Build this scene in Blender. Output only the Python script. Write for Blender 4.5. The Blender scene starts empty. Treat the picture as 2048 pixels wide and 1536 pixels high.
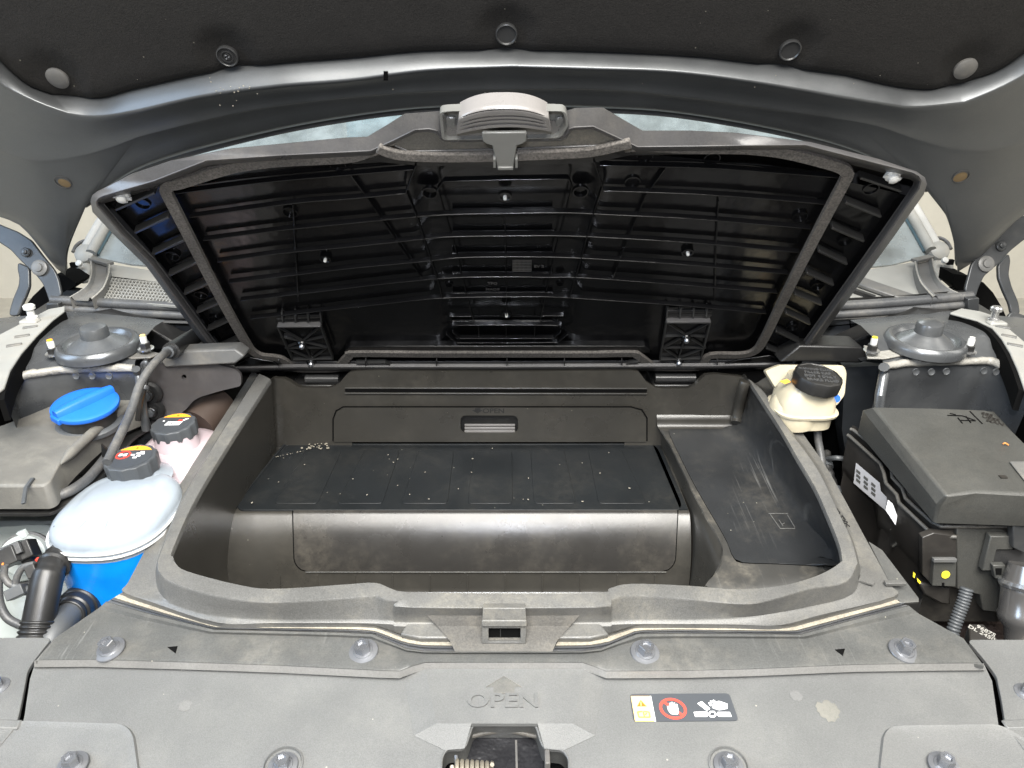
import bpy, bmesh, math, random
from mathutils import Vector, Matrix
random.seed(7)
R = math.radians
sc = bpy.context.scene
# ------------------------------------------------------------------ camera
PIT = R(25); CP, SP = math.cos(PIT), math.sin(PIT); F = 1450.0
C0 = Vector((0, 0, .55))
cam = bpy.data.cameras.new('camera'); co = bpy.data.objects.new('camera', cam)
sc.collection.objects.link(co); sc.camera = co
co.location = C0; co.rotation_euler = (R(90) - PIT, 0, 0)
cam.sensor_width = 36; cam.lens = 36 * F / 2048; cam.clip_start = .02; cam.clip_end = 60
# ------------------------------------------------------------------ light
w = bpy.data.worlds.new('World'); sc.world = w; w.use_nodes = True
nt = w.node_tree; bg = nt.nodes['Background']
tc = nt.nodes.new('ShaderNodeTexCoord'); sp = nt.nodes.new('ShaderNodeSeparateXYZ')
nt.links.new(tc.outputs['Generated'], sp.inputs[0])
cr = nt.nodes.new('ShaderNodeValToRGB')
mp = nt.nodes.new('ShaderNodeMapRange'); mp.inputs[1].default_value = -1
nt.links.new(sp.outputs['Z'], mp.inputs[0]); nt.links.new(mp.outputs[0], cr.inputs[0])
e = cr.color_ramp.elements
e[0].position = .40; e[0].color = (.22, .21, .195, 1)
e[1].position = .56; e[1].color = (.90, .89, .84, 1)
x = e.new(.85); x.color = (.95, .97, 1.0, 1)
nt.links.new(cr.outputs[0], bg.inputs[0]); bg.inputs[1].default_value = .27
sc.view_settings.view_transform = 'Standard'; sc.view_settings.look = 'None'
sc.view_settings.exposure = .30
def area(name, loc, target, sx, sy, power, col):
    l = bpy.data.lights.new(name, 'AREA'); l.shape = 'RECTANGLE'; l.size = sx; l.size_y = sy
    l.energy = power; l.color = col
    o = bpy.data.objects.new(name, l); sc.collection.objects.link(o); o.location = loc
    o.rotation_euler = (Vector(target) - Vector(loc)).to_track_quat('-Z', 'Y').to_euler()
    return o
area('area_light', (.1, -.62, 2.4), (0, .7, 0), 2.2, 1.7, 265, (1, .97, .915))  # broad ceiling light above the front of the car
area('area_light', (-2.3, .25, 1.25), (0, .8, 0), 1.0, 1.5, 38, (.58, .76, 1))  # cool side light added from the left, below ceiling height
area('area_light', (2.3, .7, 1.6), (0, .9, 0), .8, 1.6, 16, (1, .95, .86))  # warm side light from the right, below ceiling height
area('area_light', (0, 3.6, 2.4), (0, .9, .2), 3.0, .6, 40, (.93, .98, 1))
area('camera_flash', (-.03, -.06, .68), (-.02, .9, -.12), .035, .035, 5.5, (.86, .90, 1))  # flash beside the camera, gives the bright spot on the step
# ------------------------------------------------------------------ pixel rays and planes
def ray(x, y):
    u = (768 - y) / F
    return Vector(((x - 1024) / F, CP + u * SP, -SP + u * CP))
def DD(x, y, d): return C0 + ray(x, y) * d
class Pl:
    def __init__(s, o, n): s.o = Vector(o); s.n = Vector(n).normalized()
    def at(s, x, y, h=0):
        r = ray(x, y); o = s.o + s.n * h
        return C0 + r * ((o - C0).dot(s.n) / r.dot(s.n))
    def pts(s, L, h=0): return [s.at(p[0], p[1], p[2] if len(p) > 2 else h) for p in L]
T = Pl((0, .62, 0), (0, -.06, .48))            # rim plane of the storage tub
L = Pl((0, 1.10, .07), (0, -.8, -.6))          # open lid
H = Pl((0, 1.26, .185), (0, -.866, -.5))       # open hood
K = Pl((0, .55, -.050), (0, -.10, .995))       # radiator cover
G = Pl((0, .60, -.034), (0, -.03, 1))          # beam cover strip
def QZ(z): return Pl((0, 0, z), (0, 0, 1))
def QY(y): return Pl((0, y, 0), (0, -1, 0))
def QX(x): return Pl((x, 0, 0), (1, 0, 0))
def offs(pts, v): v = Vector(v); return [p + v for p in pts]
def dense(pts, n):
    """arc-length resample of a polyline"""
    P = [Vector(p) for p in pts]; d = [0]
    for a, b in zip(P, P[1:]): d.append(d[-1] + (b - a).length)
    out = []; j = 0
    for i in range(n):
        t = d[-1] * i / (n - 1)
        while j < len(P) - 2 and d[j + 1] < t: j += 1
        s = (t - d[j]) / max(d[j + 1] - d[j], 1e-9)
        out.append(P[j].lerp(P[j + 1], min(max(s, 0), 1)))
    return out
def cat(pts, k=6, closed=False):
    """Catmull-Rom through the points"""
    P = [Vector(p) for p in pts]; n = len(P); out = []
    rng = n if closed else n - 1
    for i in range(rng):
        p1, p2 = P[i], P[(i + 1) % n]
        p0 = P[i - 1] if (closed or i > 0) else p1 * 2 - p2
        p3 = P[(i + 2) % n] if (closed or i + 2 < n) else p2 * 2 - p1
        for j in range(k):
            t = j / k
            out.append(.5 * ((2 * p1) + (p2 - p0) * t + (2 * p0 - 5 * p1 + 4 * p2 - p3) * t * t + (3 * p1 - p0 - 3 * p2 + p3) * t ** 3))
    if not closed: out.append(P[-1])
    return out
def rnd(pts, r=.3, k=4, closed=True):
    """round the corners of a polygon: r = cut as fraction of the shorter edge, or absolute if r>1 (pixels)"""
    P = [Vector(p) for p in pts]; n = len(P); out = []
    for i in range(n):
        if not closed and i in (0, n - 1): out.append(P[i]); continue
        a, b, c = P[i - 1], P[i], P[(i + 1) % n]
        la, lc = (a - b).length, (c - b).length
        rr = min(r, .45 * la, .45 * lc) if r > 1 or r < .05 else r * min(la, lc)
        s, t = b + (a - b).normalized() * rr, b + (c - b).normalized() * rr
        for j in range(k + 1):
            q = j / k; out.append(s * (1 - q) ** 2 + b * 2 * q * (1 - q) + t * q * q)
    return out
# ------------------------------------------------------------------ mesh helpers
class M:
    def __init__(s): s.v = []; s.f = []
    def add(s, v, f):
        b = len(s.v); s.v += [Vector(p) for p in v]; s.f += [tuple(i + b for i in q) for q in f]; return s
    def loft(s, rows, closed=False, flip=False, cap=False):
        n = len(rows[0]); v = [p for r in rows for p in r]; f = []
        for i in range(len(rows) - 1):
            for j in range(n if closed else n - 1):
                a, b = i * n + j, i * n + (j + 1) % n
                q = (a, b, b + n, a + n); f.append(q[::-1] if flip else q)
        if cap:
            f.append(tuple(range(n))[::-1]); f.append(tuple(range((len(rows) - 1) * n, len(rows) * n)))
        return s.add(v, f)
    def prism(s, pts, vec):
        n = len(pts); vec = Vector(vec)
        return s.loft([pts, [p + vec for p in pts]], closed=True, cap=True)
    def tube(s, path, r, seg=10, cap=True):
        P = [Vector(p) for p in path]; n = len(P); rows = []
        rr = r if isinstance(r, (list, tuple)) else [r] * n
        t0 = (P[1] - P[0]).normalized()
        up = Vector((0, 0, 1)) if abs(t0.z) < .9 else Vector((0, 1, 0))
        a = t0.cross(up).normalized()
        for i in range(n):
            t = (P[min(i + 1, n - 1)] - P[max(i - 1, 0)]).normalized()
            a = (a - t * a.dot(t)).normalized(); b = t.cross(a)
            rows.append([P[i] + (a * math.cos(2 * math.pi * k / seg) + b * math.sin(2 * math.pi * k / seg)) * rr[i] for k in range(seg)])
        return s.loft(rows, closed=True, cap=cap)
    def strip(s, path, wd, ht, n, seg=0):
        """rectangular bar along path; wd across, ht along normal n (from path down by ht)"""
        P = [Vector(p) for p in path]; n = Vector(n).normalized(); rows = []
        for i in range(len(P)):
            t = (P[min(i + 1, len(P) - 1)] - P[max(i - 1, 0)]).normalized()
            c = t.cross(n).normalized() * (wd / 2)
            rows.append([P[i] + c, P[i] - c, P[i] - c - n * ht, P[i] + c - n * ht])
        return s.loft(rows, closed=True, cap=True)
    def lathe(s, prof, o, ax, seg=32, ex=1.0, exdir=None):
        """profile [(r,h)] about axis ax at o"""
        ax = Vector(ax).normalized(); o = Vector(o)
        up = Vector((1, 0, 0)) if abs(ax.x) < .9 else Vector((0, 1, 0))
        a = (up - ax * up.dot(ax)).normalized(); b = ax.cross(a)
        rows = []
        for r, h in prof:
            rows.append([o + ax * h + (a * math.cos(2 * math.pi * k / seg) + b * math.sin(2 * math.pi * k / seg)) * max(r, 1e-5) for k in range(seg)])
        return s.loft(rows, closed=True, cap=True)
    def box(s, c, hx, hy, hz, rot=None):
        c = Vector(c); q = rot or Matrix.Identity(3)
        v = [c + q @ Vector((x * hx, y * hy, z * hz)) for x in (-1, 1) for y in (-1, 1) for z in (-1, 1)]
        return s.add(v, [(0, 1, 3, 2), (4, 6, 7, 5), (0, 4, 5, 1), (2, 3, 7, 6), (0, 2, 6, 4), (1, 5, 7, 3)])
def origin(o):
    return Vector(o.get('_o', (0, 0, 0))) if o else Vector((0, 0, 0))
def mesh(name, m, mat, org, smooth=40):
    me = bpy.data.meshes.new(name)
    me.from_pydata([v - org for v in m.v], [], m.f); me.update()
    bm = bmesh.new(); bm.from_mesh(me)
    bmesh.ops.remove_doubles(bm, verts=bm.verts, dist=1e-6)
    bmesh.ops.recalc_face_normals(bm, faces=bm.faces); bm.to_mesh(me); bm.free()
    if smooth:
        me.polygons.foreach_set('use_smooth', [True] * len(me.polygons))
        me.set_sharp_from_angle(angle=R(smooth))
    me.materials.append(mat); return me
def obj(name, m, mat, parent=None, smooth=40, bev=0, seg=2, org=None, label=None, kind=None, solid=0, sub=0):
    if parent: og = origin(parent)
    elif org is not None: og = Vector(org)
    elif m.v:
        xs = [v.x for v in m.v]; ys = [v.y for v in m.v]; zs = [v.z for v in m.v]
        og = Vector(((min(xs) + max(xs)) / 2, (min(ys) + max(ys)) / 2, min(zs)))
    o = bpy.data.objects.new(name, mesh(name, m, mat, og, smooth))
    sc.collection.objects.link(o); o['_o'] = tuple(og)
    if parent: o.parent = parent
    else: o.location = og
    if solid:
        md = o.modifiers.new('solid', 'SOLIDIFY'); md.thickness = solid; md.offset = -1
    if sub:
        md = o.modifiers.new('sub', 'SUBSURF'); md.levels = md.render_levels = sub
    if bev:
        md = o.modifiers.new('bevel', 'BEVEL'); md.width = bev; md.segments = seg; md.limit_method = 'ANGLE'; md.angle_limit = R(32)
    if label: o['label'] = label
    if kind: o['kind'] = kind
    return o
def tag(o, label, cat, group=None):
    o['label'] = label; o['category'] = cat
    if group: o['group'] = group
    return o
def thing(name, label, cat, org, group=None):
    o = bpy.data.objects.new(name, None); sc.collection.objects.link(o); o.location = Vector(org); o['_o'] = tuple(org)
    o.empty_display_size = .02
    return tag(o, label, cat, group)
def inst(name, me, parent, loc, rot=None):
    """place shared mesh data as a part (loc in world)"""
    o = bpy.data.objects.new(name, me); sc.collection.objects.link(o)
    o.parent = parent; o.location = Vector(loc) - origin(parent)
    if rot: o.rotation_euler = rot.to_euler() if hasattr(rot, 'to_euler') else rot
    o['_o'] = tuple(Vector(loc)); return o
def frame(n, x=(1, 0, 0)):
    """rotation whose Z is n and X as near x"""
    n = Vector(n).normalized(); x = Vector(x); x = (x - n * x.dot(n)).normalized(); y = n.cross(x)
    return Matrix((x, y, n)).transposed()
def text(name, s, mat, parent, loc, rot, size, depth=.0004, shear=0, sx=1, label=None):
    cu = bpy.data.curves.new(name, 'FONT'); cu.body = s; cu.size = size; cu.extrude = depth; cu.offset = size * .02
    cu.align_x = 'CENTER'; cu.align_y = 'CENTER'; cu.shear = shear; cu.resolution_u = 3
    t = bpy.data.objects.new(name, cu); sc.collection.objects.link(t)
    bpy.context.view_layer.update()
    me = bpy.data.meshes.new_from_object(t.evaluated_get(bpy.context.evaluated_depsgraph_get()))
    bpy.data.objects.remove(t); me.materials.clear(); me.materials.append(mat)
    o = bpy.data.objects.new(name, me); sc.collection.objects.link(o)
    o.parent = parent; o.location = Vector(loc) - origin(parent); o.rotation_euler = rot.to_euler(); o.scale = (sx, 1, 1)
    return o
# ------------------------------------------------------------------ materials
def mat(name, col, rough=.5, metal=0, spec=.5, grain=0, gscale=900, wave=0, wscale=12, dust=0, dcol=(.36, .32, .25),
        dscale=9, var=.12, rvar=.1, scratch=0, trans=0, sss=0, coat=0, alpha=1, specks=0, cg=0, cgs=500):
    m = bpy.data.materials.new(name); m.use_nodes = True; t = m.node_tree; N = t.nodes; K_ = t.links.new
    b = N['Principled BSDF']; tc = N.new('ShaderNodeTexCoord')
    b.inputs['Metallic'].default_value = metal; b.inputs['Specular IOR Level'].default_value = spec
    b.inputs['Coat Weight'].default_value = coat; b.inputs['Coat Roughness'].default_value = .12
    def noise(sc_, det=4, ro=.55):
        n = N.new('ShaderNodeTexNoise'); n.inputs['Scale'].default_value = sc_; n.inputs['Detail'].default_value = det
        n.inputs['Roughness'].default_value = ro; K_(tc.outputs['Object'], n.inputs['Vector']); return n
    def mixc(f, a, c):
        x = N.new('ShaderNodeMix'); x.data_type = 'RGBA'; K_(f, x.inputs[0])
        for i, q in ((6, a), (7, c)):
            if isinstance(q, tuple): x.inputs[i].default_value = (*q[:3], 1)
            else: K_(q, x.inputs[i])
        return x.outputs[2]
    def ramp(f, lo, hi):
        x = N.new('ShaderNodeMapRange'); K_(f, x.inputs[0]); x.inputs[1].default_value = lo; x.inputs[2].default_value = hi; return x.outputs[0]
    def mul(f, k):
        x = N.new('ShaderNodeMath'); x.operation = 'MULTIPLY'; K_(f, x.inputs[0])
        if isinstance(k, (int, float)): x.inputs[1].default_value = k
        else: K_(k, x.inputs[1])
        return x.outputs[0]
    def addn(f, k):
        x = N.new('ShaderNodeMath'); x.operation = 'ADD'; K_(f, x.inputs[0])
        if isinstance(k, (int, float)): x.inputs[1].default_value = k
        else: K_(k, x.inputs[1])
        return x.outputs[0]
    nA = noise(14, 5)
    c = mixc(ramp(nA.outputs[0], .3, .7), tuple(q * (1 - var) for q in col), tuple(min(1, q * (1 + var)) for q in col))
    if cg:
        ng_ = noise(cgs, 2, .7); g0 = ramp(ng_.outputs[0], .34, .66)
        mx = N.new('ShaderNodeMix'); mx.data_type = 'RGBA'; mx.blend_type = 'MULTIPLY'; mx.inputs[0].default_value = 1
        vr = N.new('ShaderNodeMapRange'); K_(g0, vr.inputs[0]); vr.inputs[3].default_value = 1 - cg; vr.inputs[4].default_value = 1 + cg
        K_(c, mx.inputs[6]); K_(vr.outputs[0], mx.inputs[7]); c = mx.outputs[2]
    rsock = addn(mul(ramp(nA.outputs[0], .3, .7), rvar), rough - rvar / 2)
    if dust:
        n1 = noise(dscale, 8, .65); n2 = noise(dscale * 9, 5, .7)
        d = mul(mul(ramp(n1.outputs[0], .45, .72), ramp(n2.outputs[0], .30, .65)), dust)
        c = mixc(d, c, dcol); rsock = addn(rsock, mul(d, .3))
    if specks:
        v = N.new('ShaderNodeTexVoronoi'); v.inputs['Scale'].default_value = 55; K_(tc.outputs['Object'], v.inputs['Vector'])
        sp_ = N.new('ShaderNodeMath'); sp_.operation = 'LESS_THAN'; K_(v.outputs['Distance'], sp_.inputs[0]); sp_.inputs[1].default_value = .05
        n3 = noise(23, 2); g = N.new('ShaderNodeMath'); g.operation = 'GREATER_THAN'; K_(n3.outputs[0], g.inputs[0]); g.inputs[1].default_value = .52
        c = mixc(mul(mul(sp_.outputs[0], g.outputs[0]), specks), c, (.55, .52, .42))
    if scratch:
        mpn = N.new('ShaderNodeMapping'); K_(tc.outputs['Object'], mpn.inputs[0]); mpn.inputs['Rotation'].default_value = (0, 0, .5); mpn.inputs['Scale'].default_value = (260, 7, 7)
        ns = N.new('ShaderNodeTexNoise'); K_(mpn.outputs[0], ns.inputs['Vector']); ns.inputs['Scale'].default_value = 1; ns.inputs['Detail'].default_value = 3; ns.inputs['Distortion'].default_value = 1.2
        nm = noise(5, 3)
        c = mixc(mul(mul(ramp(ns.outputs[0], .60, .72), ramp(nm.outputs[0], .5, .65)), scratch), c, (.2, .2, .19))
    K_(c, b.inputs['Base Color']); K_(rsock, b.inputs['Roughness'])
    hgt = None
    if grain:
        ng = noise(gscale, 2, .6); bp = N.new('ShaderNodeBump'); bp.inputs['Strength'].default_value = grain; bp.inputs['Distance'].default_value = .0006
        K_(ng.outputs[0], bp.inputs['Height']); hgt = bp
    if wave:
        nw = noise(wscale, 3); bw = N.new('ShaderNodeBump'); bw.inputs['Strength'].default_value = wave; bw.inputs['Distance'].default_value = .01
        K_(nw.outputs[0], bw.inputs['Height'])
        if hgt: K_(hgt.outputs[0], bw.inputs['Normal'])
        hgt = bw
    if hgt: K_(hgt.outputs[0], b.inputs['Normal'])
    if trans: b.inputs['Transmission Weight'].default_value = trans; b.inputs['IOR'].default_value = 1.45
    if sss:
        b.inputs['Subsurface Weight'].default_value = sss; b.inputs['Subsurface Radius'].default_value = (.02, .02, .02); b.inputs['Subsurface Scale'].default_value = .5
    if alpha < 1: b.inputs['Alpha'].default_value = alpha
    return m
m_cover = mat('grained_grey_plastic', (.106, .1075, .105), .46, grain=.5, gscale=1100, dust=.12, dscale=7, dcol=(.30, .29, .25), var=.05, specks=.35, cg=.12, cgs=700)
m_strip = mat('dusty_strip_plastic', (.072, .073, .070), .38, grain=.35, gscale=900, dust=.35, dscale=9, dcol=(.27, .25, .21), scratch=.5, specks=.4, cg=.15, cgs=600)
m_tub = mat('satin_tub_plastic', (.032, .0300, .0258), .30, spec=.7, grain=.12, gscale=1500, dust=.06, var=.10, specks=.2)
m_rim = mat('dusty_rim_plastic', (.097, .096, .091), .40, grain=.4, gscale=900, dust=.3, dscale=16, dcol=(.34, .31, .24), cg=.18, cgs=600)
m_shelf = mat('scuffed_shelf_plastic', (.020, .021, .022), .38, spec=.5, grain=.15, gscale=1200, dust=.12, scratch=.45, specks=.4, cg=.08)
m_mat = mat('rubber_mat', (.0095, .0110, .0120), .44, spec=.3, grain=.2, dust=.04, specks=.3, var=.10, cg=.06)
m_dust = mat('packed_dust', (.27, .245, .195), .9, grain=.6, gscale=500, var=.3, cg=.2)
m_lid = mat('gloss_black_lid', (.0036, .0036, .004), .21, spec=.42, wave=.25, wscale=13, var=.3, rvar=.10)
m_lidlit = mat('lid_plastic_lit', (.016, .016, .016), .34, spec=.7)  # lighter copy of the lid plastic, crest highlight put into the colour
m_lidrim = mat('lid_rim_plastic', (.052, .051, .052), .30, grain=.2, dust=.10, cg=.1)
m_foam = mat('foam_seal', (.078, .071, .064), .95, grain=1, gscale=420, var=.25, cg=.42, cgs=380)
m_handle = mat('handle_plastic', (.16, .152, .146), .30, grain=.15)  # base colour raised to carry the light reflected by the handle
m_tongue = mat('tongue_plastic', (.115, .115, .108), .30, grain=.1)
m_dirt = mat('dirty_brown_plastic', (.062, .059, .053), .5, grain=.5, dust=.4, dscale=26, dcol=(.24, .21, .16), cg=.25)
m_paint = mat('grey_metallic_paint', (.110, .114, .117), .41, metal=.78, dust=.04, dscale=12, dcol=(.5, .48, .42), var=.05, grain=.08, gscale=2500, cg=.05, cgs=900)
m_felt = mat('insulation_felt', (.0140, .0130, .0120), .95, spec=.3, grain=1, gscale=650, var=.10, specks=.25, wave=.1, wscale=30, cg=.35, cgs=520)
m_clip = mat('clip_plastic', (.03, .03, .03), .3, grain=.1)
m_clipg = mat('dusty_clip', (.075, .073, .070), .55, dust=.3)
m_plug = mat('brown_plug', (.12, .08, .035), .6)
m_black = mat('black_plastic', (.016, .016, .016), .36, grain=.2, dust=.05)
m_void = mat('void_black', (.004, .004, .004), .9, spec=.05)  # near-black for marks, and for the shade of holes and gaps
m_rubber = mat('rubber_seal', (.06, .062, .065), .42, grain=.3, dust=.25, dscale=14, cg=.15)
m_body = mat('tower_paint', (.105, .110, .115), .28, metal=.5, dust=.10, dscale=14, dcol=(.4, .38, .33), grain=.1)
m_bead = mat('sealer_bead', (.27, .26, .235), .45, wave=.5, wscale=60, var=.15)
m_steel = mat('zinc_steel', (.34, .35, .37), .28, metal=.85, dust=.12, dscale=90, dcol=(.40, .38, .34))
m_washer = mat('dusty_washer', (.15, .155, .165), .40, metal=.5, dust=.25, dscale=140, dcol=(.30, .29, .27), var=.2)
m_white = mat('white_plastic', (.5, .5, .48), .45)
m_print = mat('white_print', (.85, .85, .85), .5, var=.02)
m_red = mat('red_print', (.75, .06, .04), .5, var=.02)
m_orange = mat('orange_print', (.95, .40, .03), .5, var=.03)
m_amber = mat('pale_amber_print', (.95, .62, .22), .5, var=.03)
m_brown = mat('brown_print', (.25, .12, .01), .5, var=.02)
m_sticker = mat('dark_sticker', (.055, .060, .066), .35, var=.03)
m_yellow = mat('yellow_paint', (.85, .68, .04), .5)
m_blue = mat('blue_cap_plastic', (.01, .13, .58), .45, grain=.2)
m_capg = mat('cap_grey_plastic', (.06, .065, .07), .42, grain=.2, dust=.1)
# ================================================================== room
floor = obj('floor', M().add([(-8, -6, -.95), (8, -6, -.95), (8, 7, -.95), (-8, 7, -.95)], [(0, 1, 2, 3)]), mat('floor_paint', (.60, .57, .50), .35), kind='structure')
wm = M(); wm.box((0, 4.6, 1.0), 8, .05, 1.95); obj('wall', wm, mat('cream_wall', (.80, .77, .68), .8, var=.03), kind='structure')
# ================================================================== storage tub
tub = thing('storage_tub', 'black moulded front trunk storage tub with sloping side shelf, open under the raised lid', 'storage tub', (0, .86, -.22))
E2L = [(542, 760), (520, 793), (403, 980), (347, 1099), (348, 1115), (353, 1127), (376, 1143), (470, 1168), (543, 1178), (680, 1170), (749, 1166), (781, 1177), (807, 1184),
       (897, 1186), (1187, 1186), (1219, 1177), (1263, 1168), (1380, 1172), (1475, 1179), (1560, 1172), (1620, 1157), (1659, 1139), (1683, 1123)]
E1L = [(518, 748), (497, 780), (375, 980), (330, 1085), (315, 1125), (319, 1147), (347, 1168), (434, 1194), (543, 1206), (700, 1197), (749, 1193), (770, 1201), (796, 1204),
       (821, 1215), (1190, 1215), (1216, 1204), (1263, 1193), (1380, 1200), (1475, 1208), (1529, 1204), (1620, 1179), (1692, 1165), (1716, 1127)]
E1B = [(516, 750), (495, 784), (371, 985), (322, 1100), (311, 1150), (322, 1192), (362, 1215), (434, 1232), (543, 1239), (700, 1239), (749, 1239), (770, 1240), (796, 1241),
       (821, 1243), (1190, 1243), (1216, 1242), (1263, 1240), (1380, 1239), (1475, 1236), (1529, 1231), (1620, 1215), (1705, 1190), (1722, 1140)]
E0L = [(505, 741), (478, 785), (353, 980), (285, 1110), (256, 1165), (246, 1183), (300, 1203), (434, 1245), (543, 1246), (700, 1246), (749, 1247), (770, 1248), (796, 1250),
       (821, 1253), (1190, 1253), (1216, 1250), (1263, 1248), (1380, 1248), (1475, 1249), (1560, 1250), (1640, 1230), (1788, 1193), (1781, 1170)]
RE2 = [(1683, 1123), (1677, 1090), (1655, 1034), (1630, 978), (1593, 915), (1561, 859), (1518, 793), (1496, 759)]
RE1 = [(1716, 1127), (1702, 1078), (1668, 1006), (1639, 946), (1608, 900), (1575, 858), (1530, 788), (1507, 766)]
RE1B = [(1722, 1140), (1708, 1085), (1674, 1006), (1645, 946), (1614, 900), (1581, 858), (1536, 788), (1513, 766)]
RE0 = [(1781, 1170), (1760, 1130), (1722, 1060), (1690, 1000), (1650, 930), (1608, 870), (1566, 800), (1535, 752)]
def pc(px, k=4): return cat([Vector((p[0], p[1], 0)) for p in px], k)
def onT(px, h): return [T.at(p[0], p[1], h) for p in px]
full2, full1, full1b, full0 = [pc(a) + pc(b)[1:] for a, b in ((E2L, RE2), (E1L, RE1), (E1B, RE1B), (E0L, RE0))]
i2, i1, i1b, i0 = onT(full2, 0), onT(full1, 0), onT(full1b, -.026), onT(full0, -.028)
def mid(a, b, t, dz=0): return [p.lerp(q, t) + Vector((0, 0, dz)) for p, q in zip(a, b)]
rim = M()
inn = [p + Vector((0, 0, -.006)) for p in i2]
rim.loft([inn, mid(inn, i2, .7), mid(i2, i1, .05, .0012), mid(i2, i1, .5, .0016), mid(i2, i1, .965, .0008), mid(i2, i1, 1.0, -.0002), mid(i1, i1b, .05, 0), mid(i1, i1b, .5), mid(i1, i1b, .95), mid(i1b, i0, .2), i0, offs(i0, (0, 0, -.02))])
obj('rim', rim, m_rim, tub, smooth=38)
# left, front and right walls under the rim
def wallpt(p, z, k=0):
    q = p.copy(); q.z = z
    q.x = q.x + (-.018 if q.x < -.3 else 0) ; return q
nl = len(pc(E2L))
wtop = [p + Vector((0, 0, -.004)) for p in i2[:nl]]
rows = []
for t in (0, .03, .1, .4, .8, .93, 1):
    rows.append([Vector((p.x - (.020 * min(1, t * 1.1) if p.x < -.36 else 0) + (.012 * max(0, t - .85) / .15 if p.x < -.36 else 0), p.y + .004 * t, p.z * (1 - t) - .208 * t)) for p in wtop])
w_ = M().loft(rows); obj('side_wall', w_, m_tub, tub, smooth=60)
# rear wall, one smooth sheet with the rounded left corner and the hinge notches
ry = 1.10
rt = [(553, 757), (567, 757), (580, 763), (596, 774), (610, 776), (655, 776), (668, 773), (680, 765), (692, 750), (700, 744), (715, 742), (774, 740), (785, 742), (1020, 743), (1252, 741), (1262, 741), (1277, 743), (1285, 753),
      (1292, 763), (1311, 775), (1325, 777), (1375, 777), (1390, 771), (1404, 756), (1412, 750), (1430, 748), (1480, 753)]
top = QY(ry).pts(rt)
a0 = T.at(542, 760)
corner = [a0, a0.lerp(top[0], .35) + Vector((-.004, .004, 0)), a0.lerp(top[0], .7) + Vector((-.003, .005, 0))]
top = corner + top
er = T.at(1496, 759); top += [Vector((top[-1].x + .006, ry - .004, top[-1].z)), Vector((er.x, er.y + .012, er.z + .002)), er]
zb = -.0785
rows = []
for t in (0, .02, .06, .56, .92, .97, 1):
    rows.append([Vector((p.x * (1 - t) + min(max(p.x * 1.03, -.415), .5) * t, p.y - .006 * t, p.z * (1 - t) + zb * t)) for p in top])
rows.insert(0, [p + Vector((0, .012, -.002)) for p in top])
rw = M().loft(rows[:5])
for sl_ in (slice(0, 13), slice(17, None)): rw.loft([r_[sl_] for r_ in rows[4:]])
obj('rear_wall', rw, m_tub, tub, smooth=60)
# groove under the rear lip
g = M()
for yy, hh in ((775.5, .0016), (786, .0022)):
    pts = QY(ry - .004).pts([(690, yy + .4), (1294, yy + 1.5)], 0); g.tube(pts, .0016, 8)
g2 = M(); g2.prism(QY(ry - .003).pts(rnd([(690, 777), (1294, 778), (1294, 785), (690, 784)], 3)), (0, -.0004, 0))
obj('groove', g2, m_void, tub); obj('groove_bead', g, m_tub, tub)
# rear access panel with its grip
yb = ry - .006
oc = [(666, 882), (666, 838), (672, 822), (686, 814), (1262, 814), (1284, 820), (1294, 836), (1294, 882)]
def ins(P, d):
    c = [sum(p[0] for p in P) / len(P), sum(p[1] for p in P) / len(P)]
    return [(p[0] + (d if p[0] < c[0] else -d), p[1] + (d if p[1] < c[1] else -d)) for p in P]
gapm = M().strip(QY(yb - .0012).pts(oc), .0022, .001, (0, -1, 0)); obj('panel_gap', gapm, m_void, tub)
ip = ins(oc, 1.6); ip[0] = (ip[0][0], 884); ip[-1] = (ip[-1][0], 884)
outer = QY(yb).pts(ip, .0022)
hole = QY(yb).pts(rnd([(921, 866), (921, 831), (1036, 831), (1036, 866)], 12, 5), .0022)
def holed(outer, hole, vec):
    """flat face with a hole, extruded back by vec"""
    bm = bmesh.new()
    for ring in (outer, hole):
        vs = [bm.verts.new(p) for p in ring]
        for i in range(len(vs)): bm.edges.new((vs[i], vs[(i + 1) % len(vs)]))
    bmesh.ops.triangle_fill(bm, edges=bm.edges[:], use_beauty=True, use_dissolve=False)
    bm.verts.index_update(); m = M()
    m.add([v.co.copy() for v in bm.verts], [tuple(v.index for v in f.verts) for f in bm.faces]); bm.free()
    for ring in (outer, hole): m.loft([list(ring), [p + Vector(vec) for p in ring]], closed=True)
    return m
rp = obj('access_panel', holed(outer, hole, (0, .003, 0)), m_tub, tub, smooth=30)
hb = M(); back = [p + Vector((0, .016, -.002)) for p in hole]; hb.loft([[p + Vector((0, .0025, 0)) for p in hole], back], closed=True); hb.add(back, [tuple(range(len(back)))])
obj('grip_recess', hb, m_black, rp)  # recess coloured darker than the tub to deepen its shade
for k, (a, b) in enumerate(((849.5, 852.5), (855, 859.5), (861.5, 865))):
    gb = M().prism(QY(yb + .003 - k * .0012).pts([(929, a), (1030, a), (1030, b), (929, b)]), (0, .004, 0)); obj('grip_rib', gb, m_handle, rp, bev=.0006)  # ribs lighter than the recess, their brightness put into the colour
ft = frame((0, -1, 0))
text('lettering', 'OPEN', m_black, rp, QY(yb - .0022).at(987, 822), ft, .0125, .0002, sx=1.15)
ar = M().prism(QY(yb - .0024).pts([(944, 820), (950, 820), (950, 816), (961, 816), (961, 820), (966, 820), (955, 827)]), (0, .0006, 0)); obj('arrow_mark', ar, m_black, rp)
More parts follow.
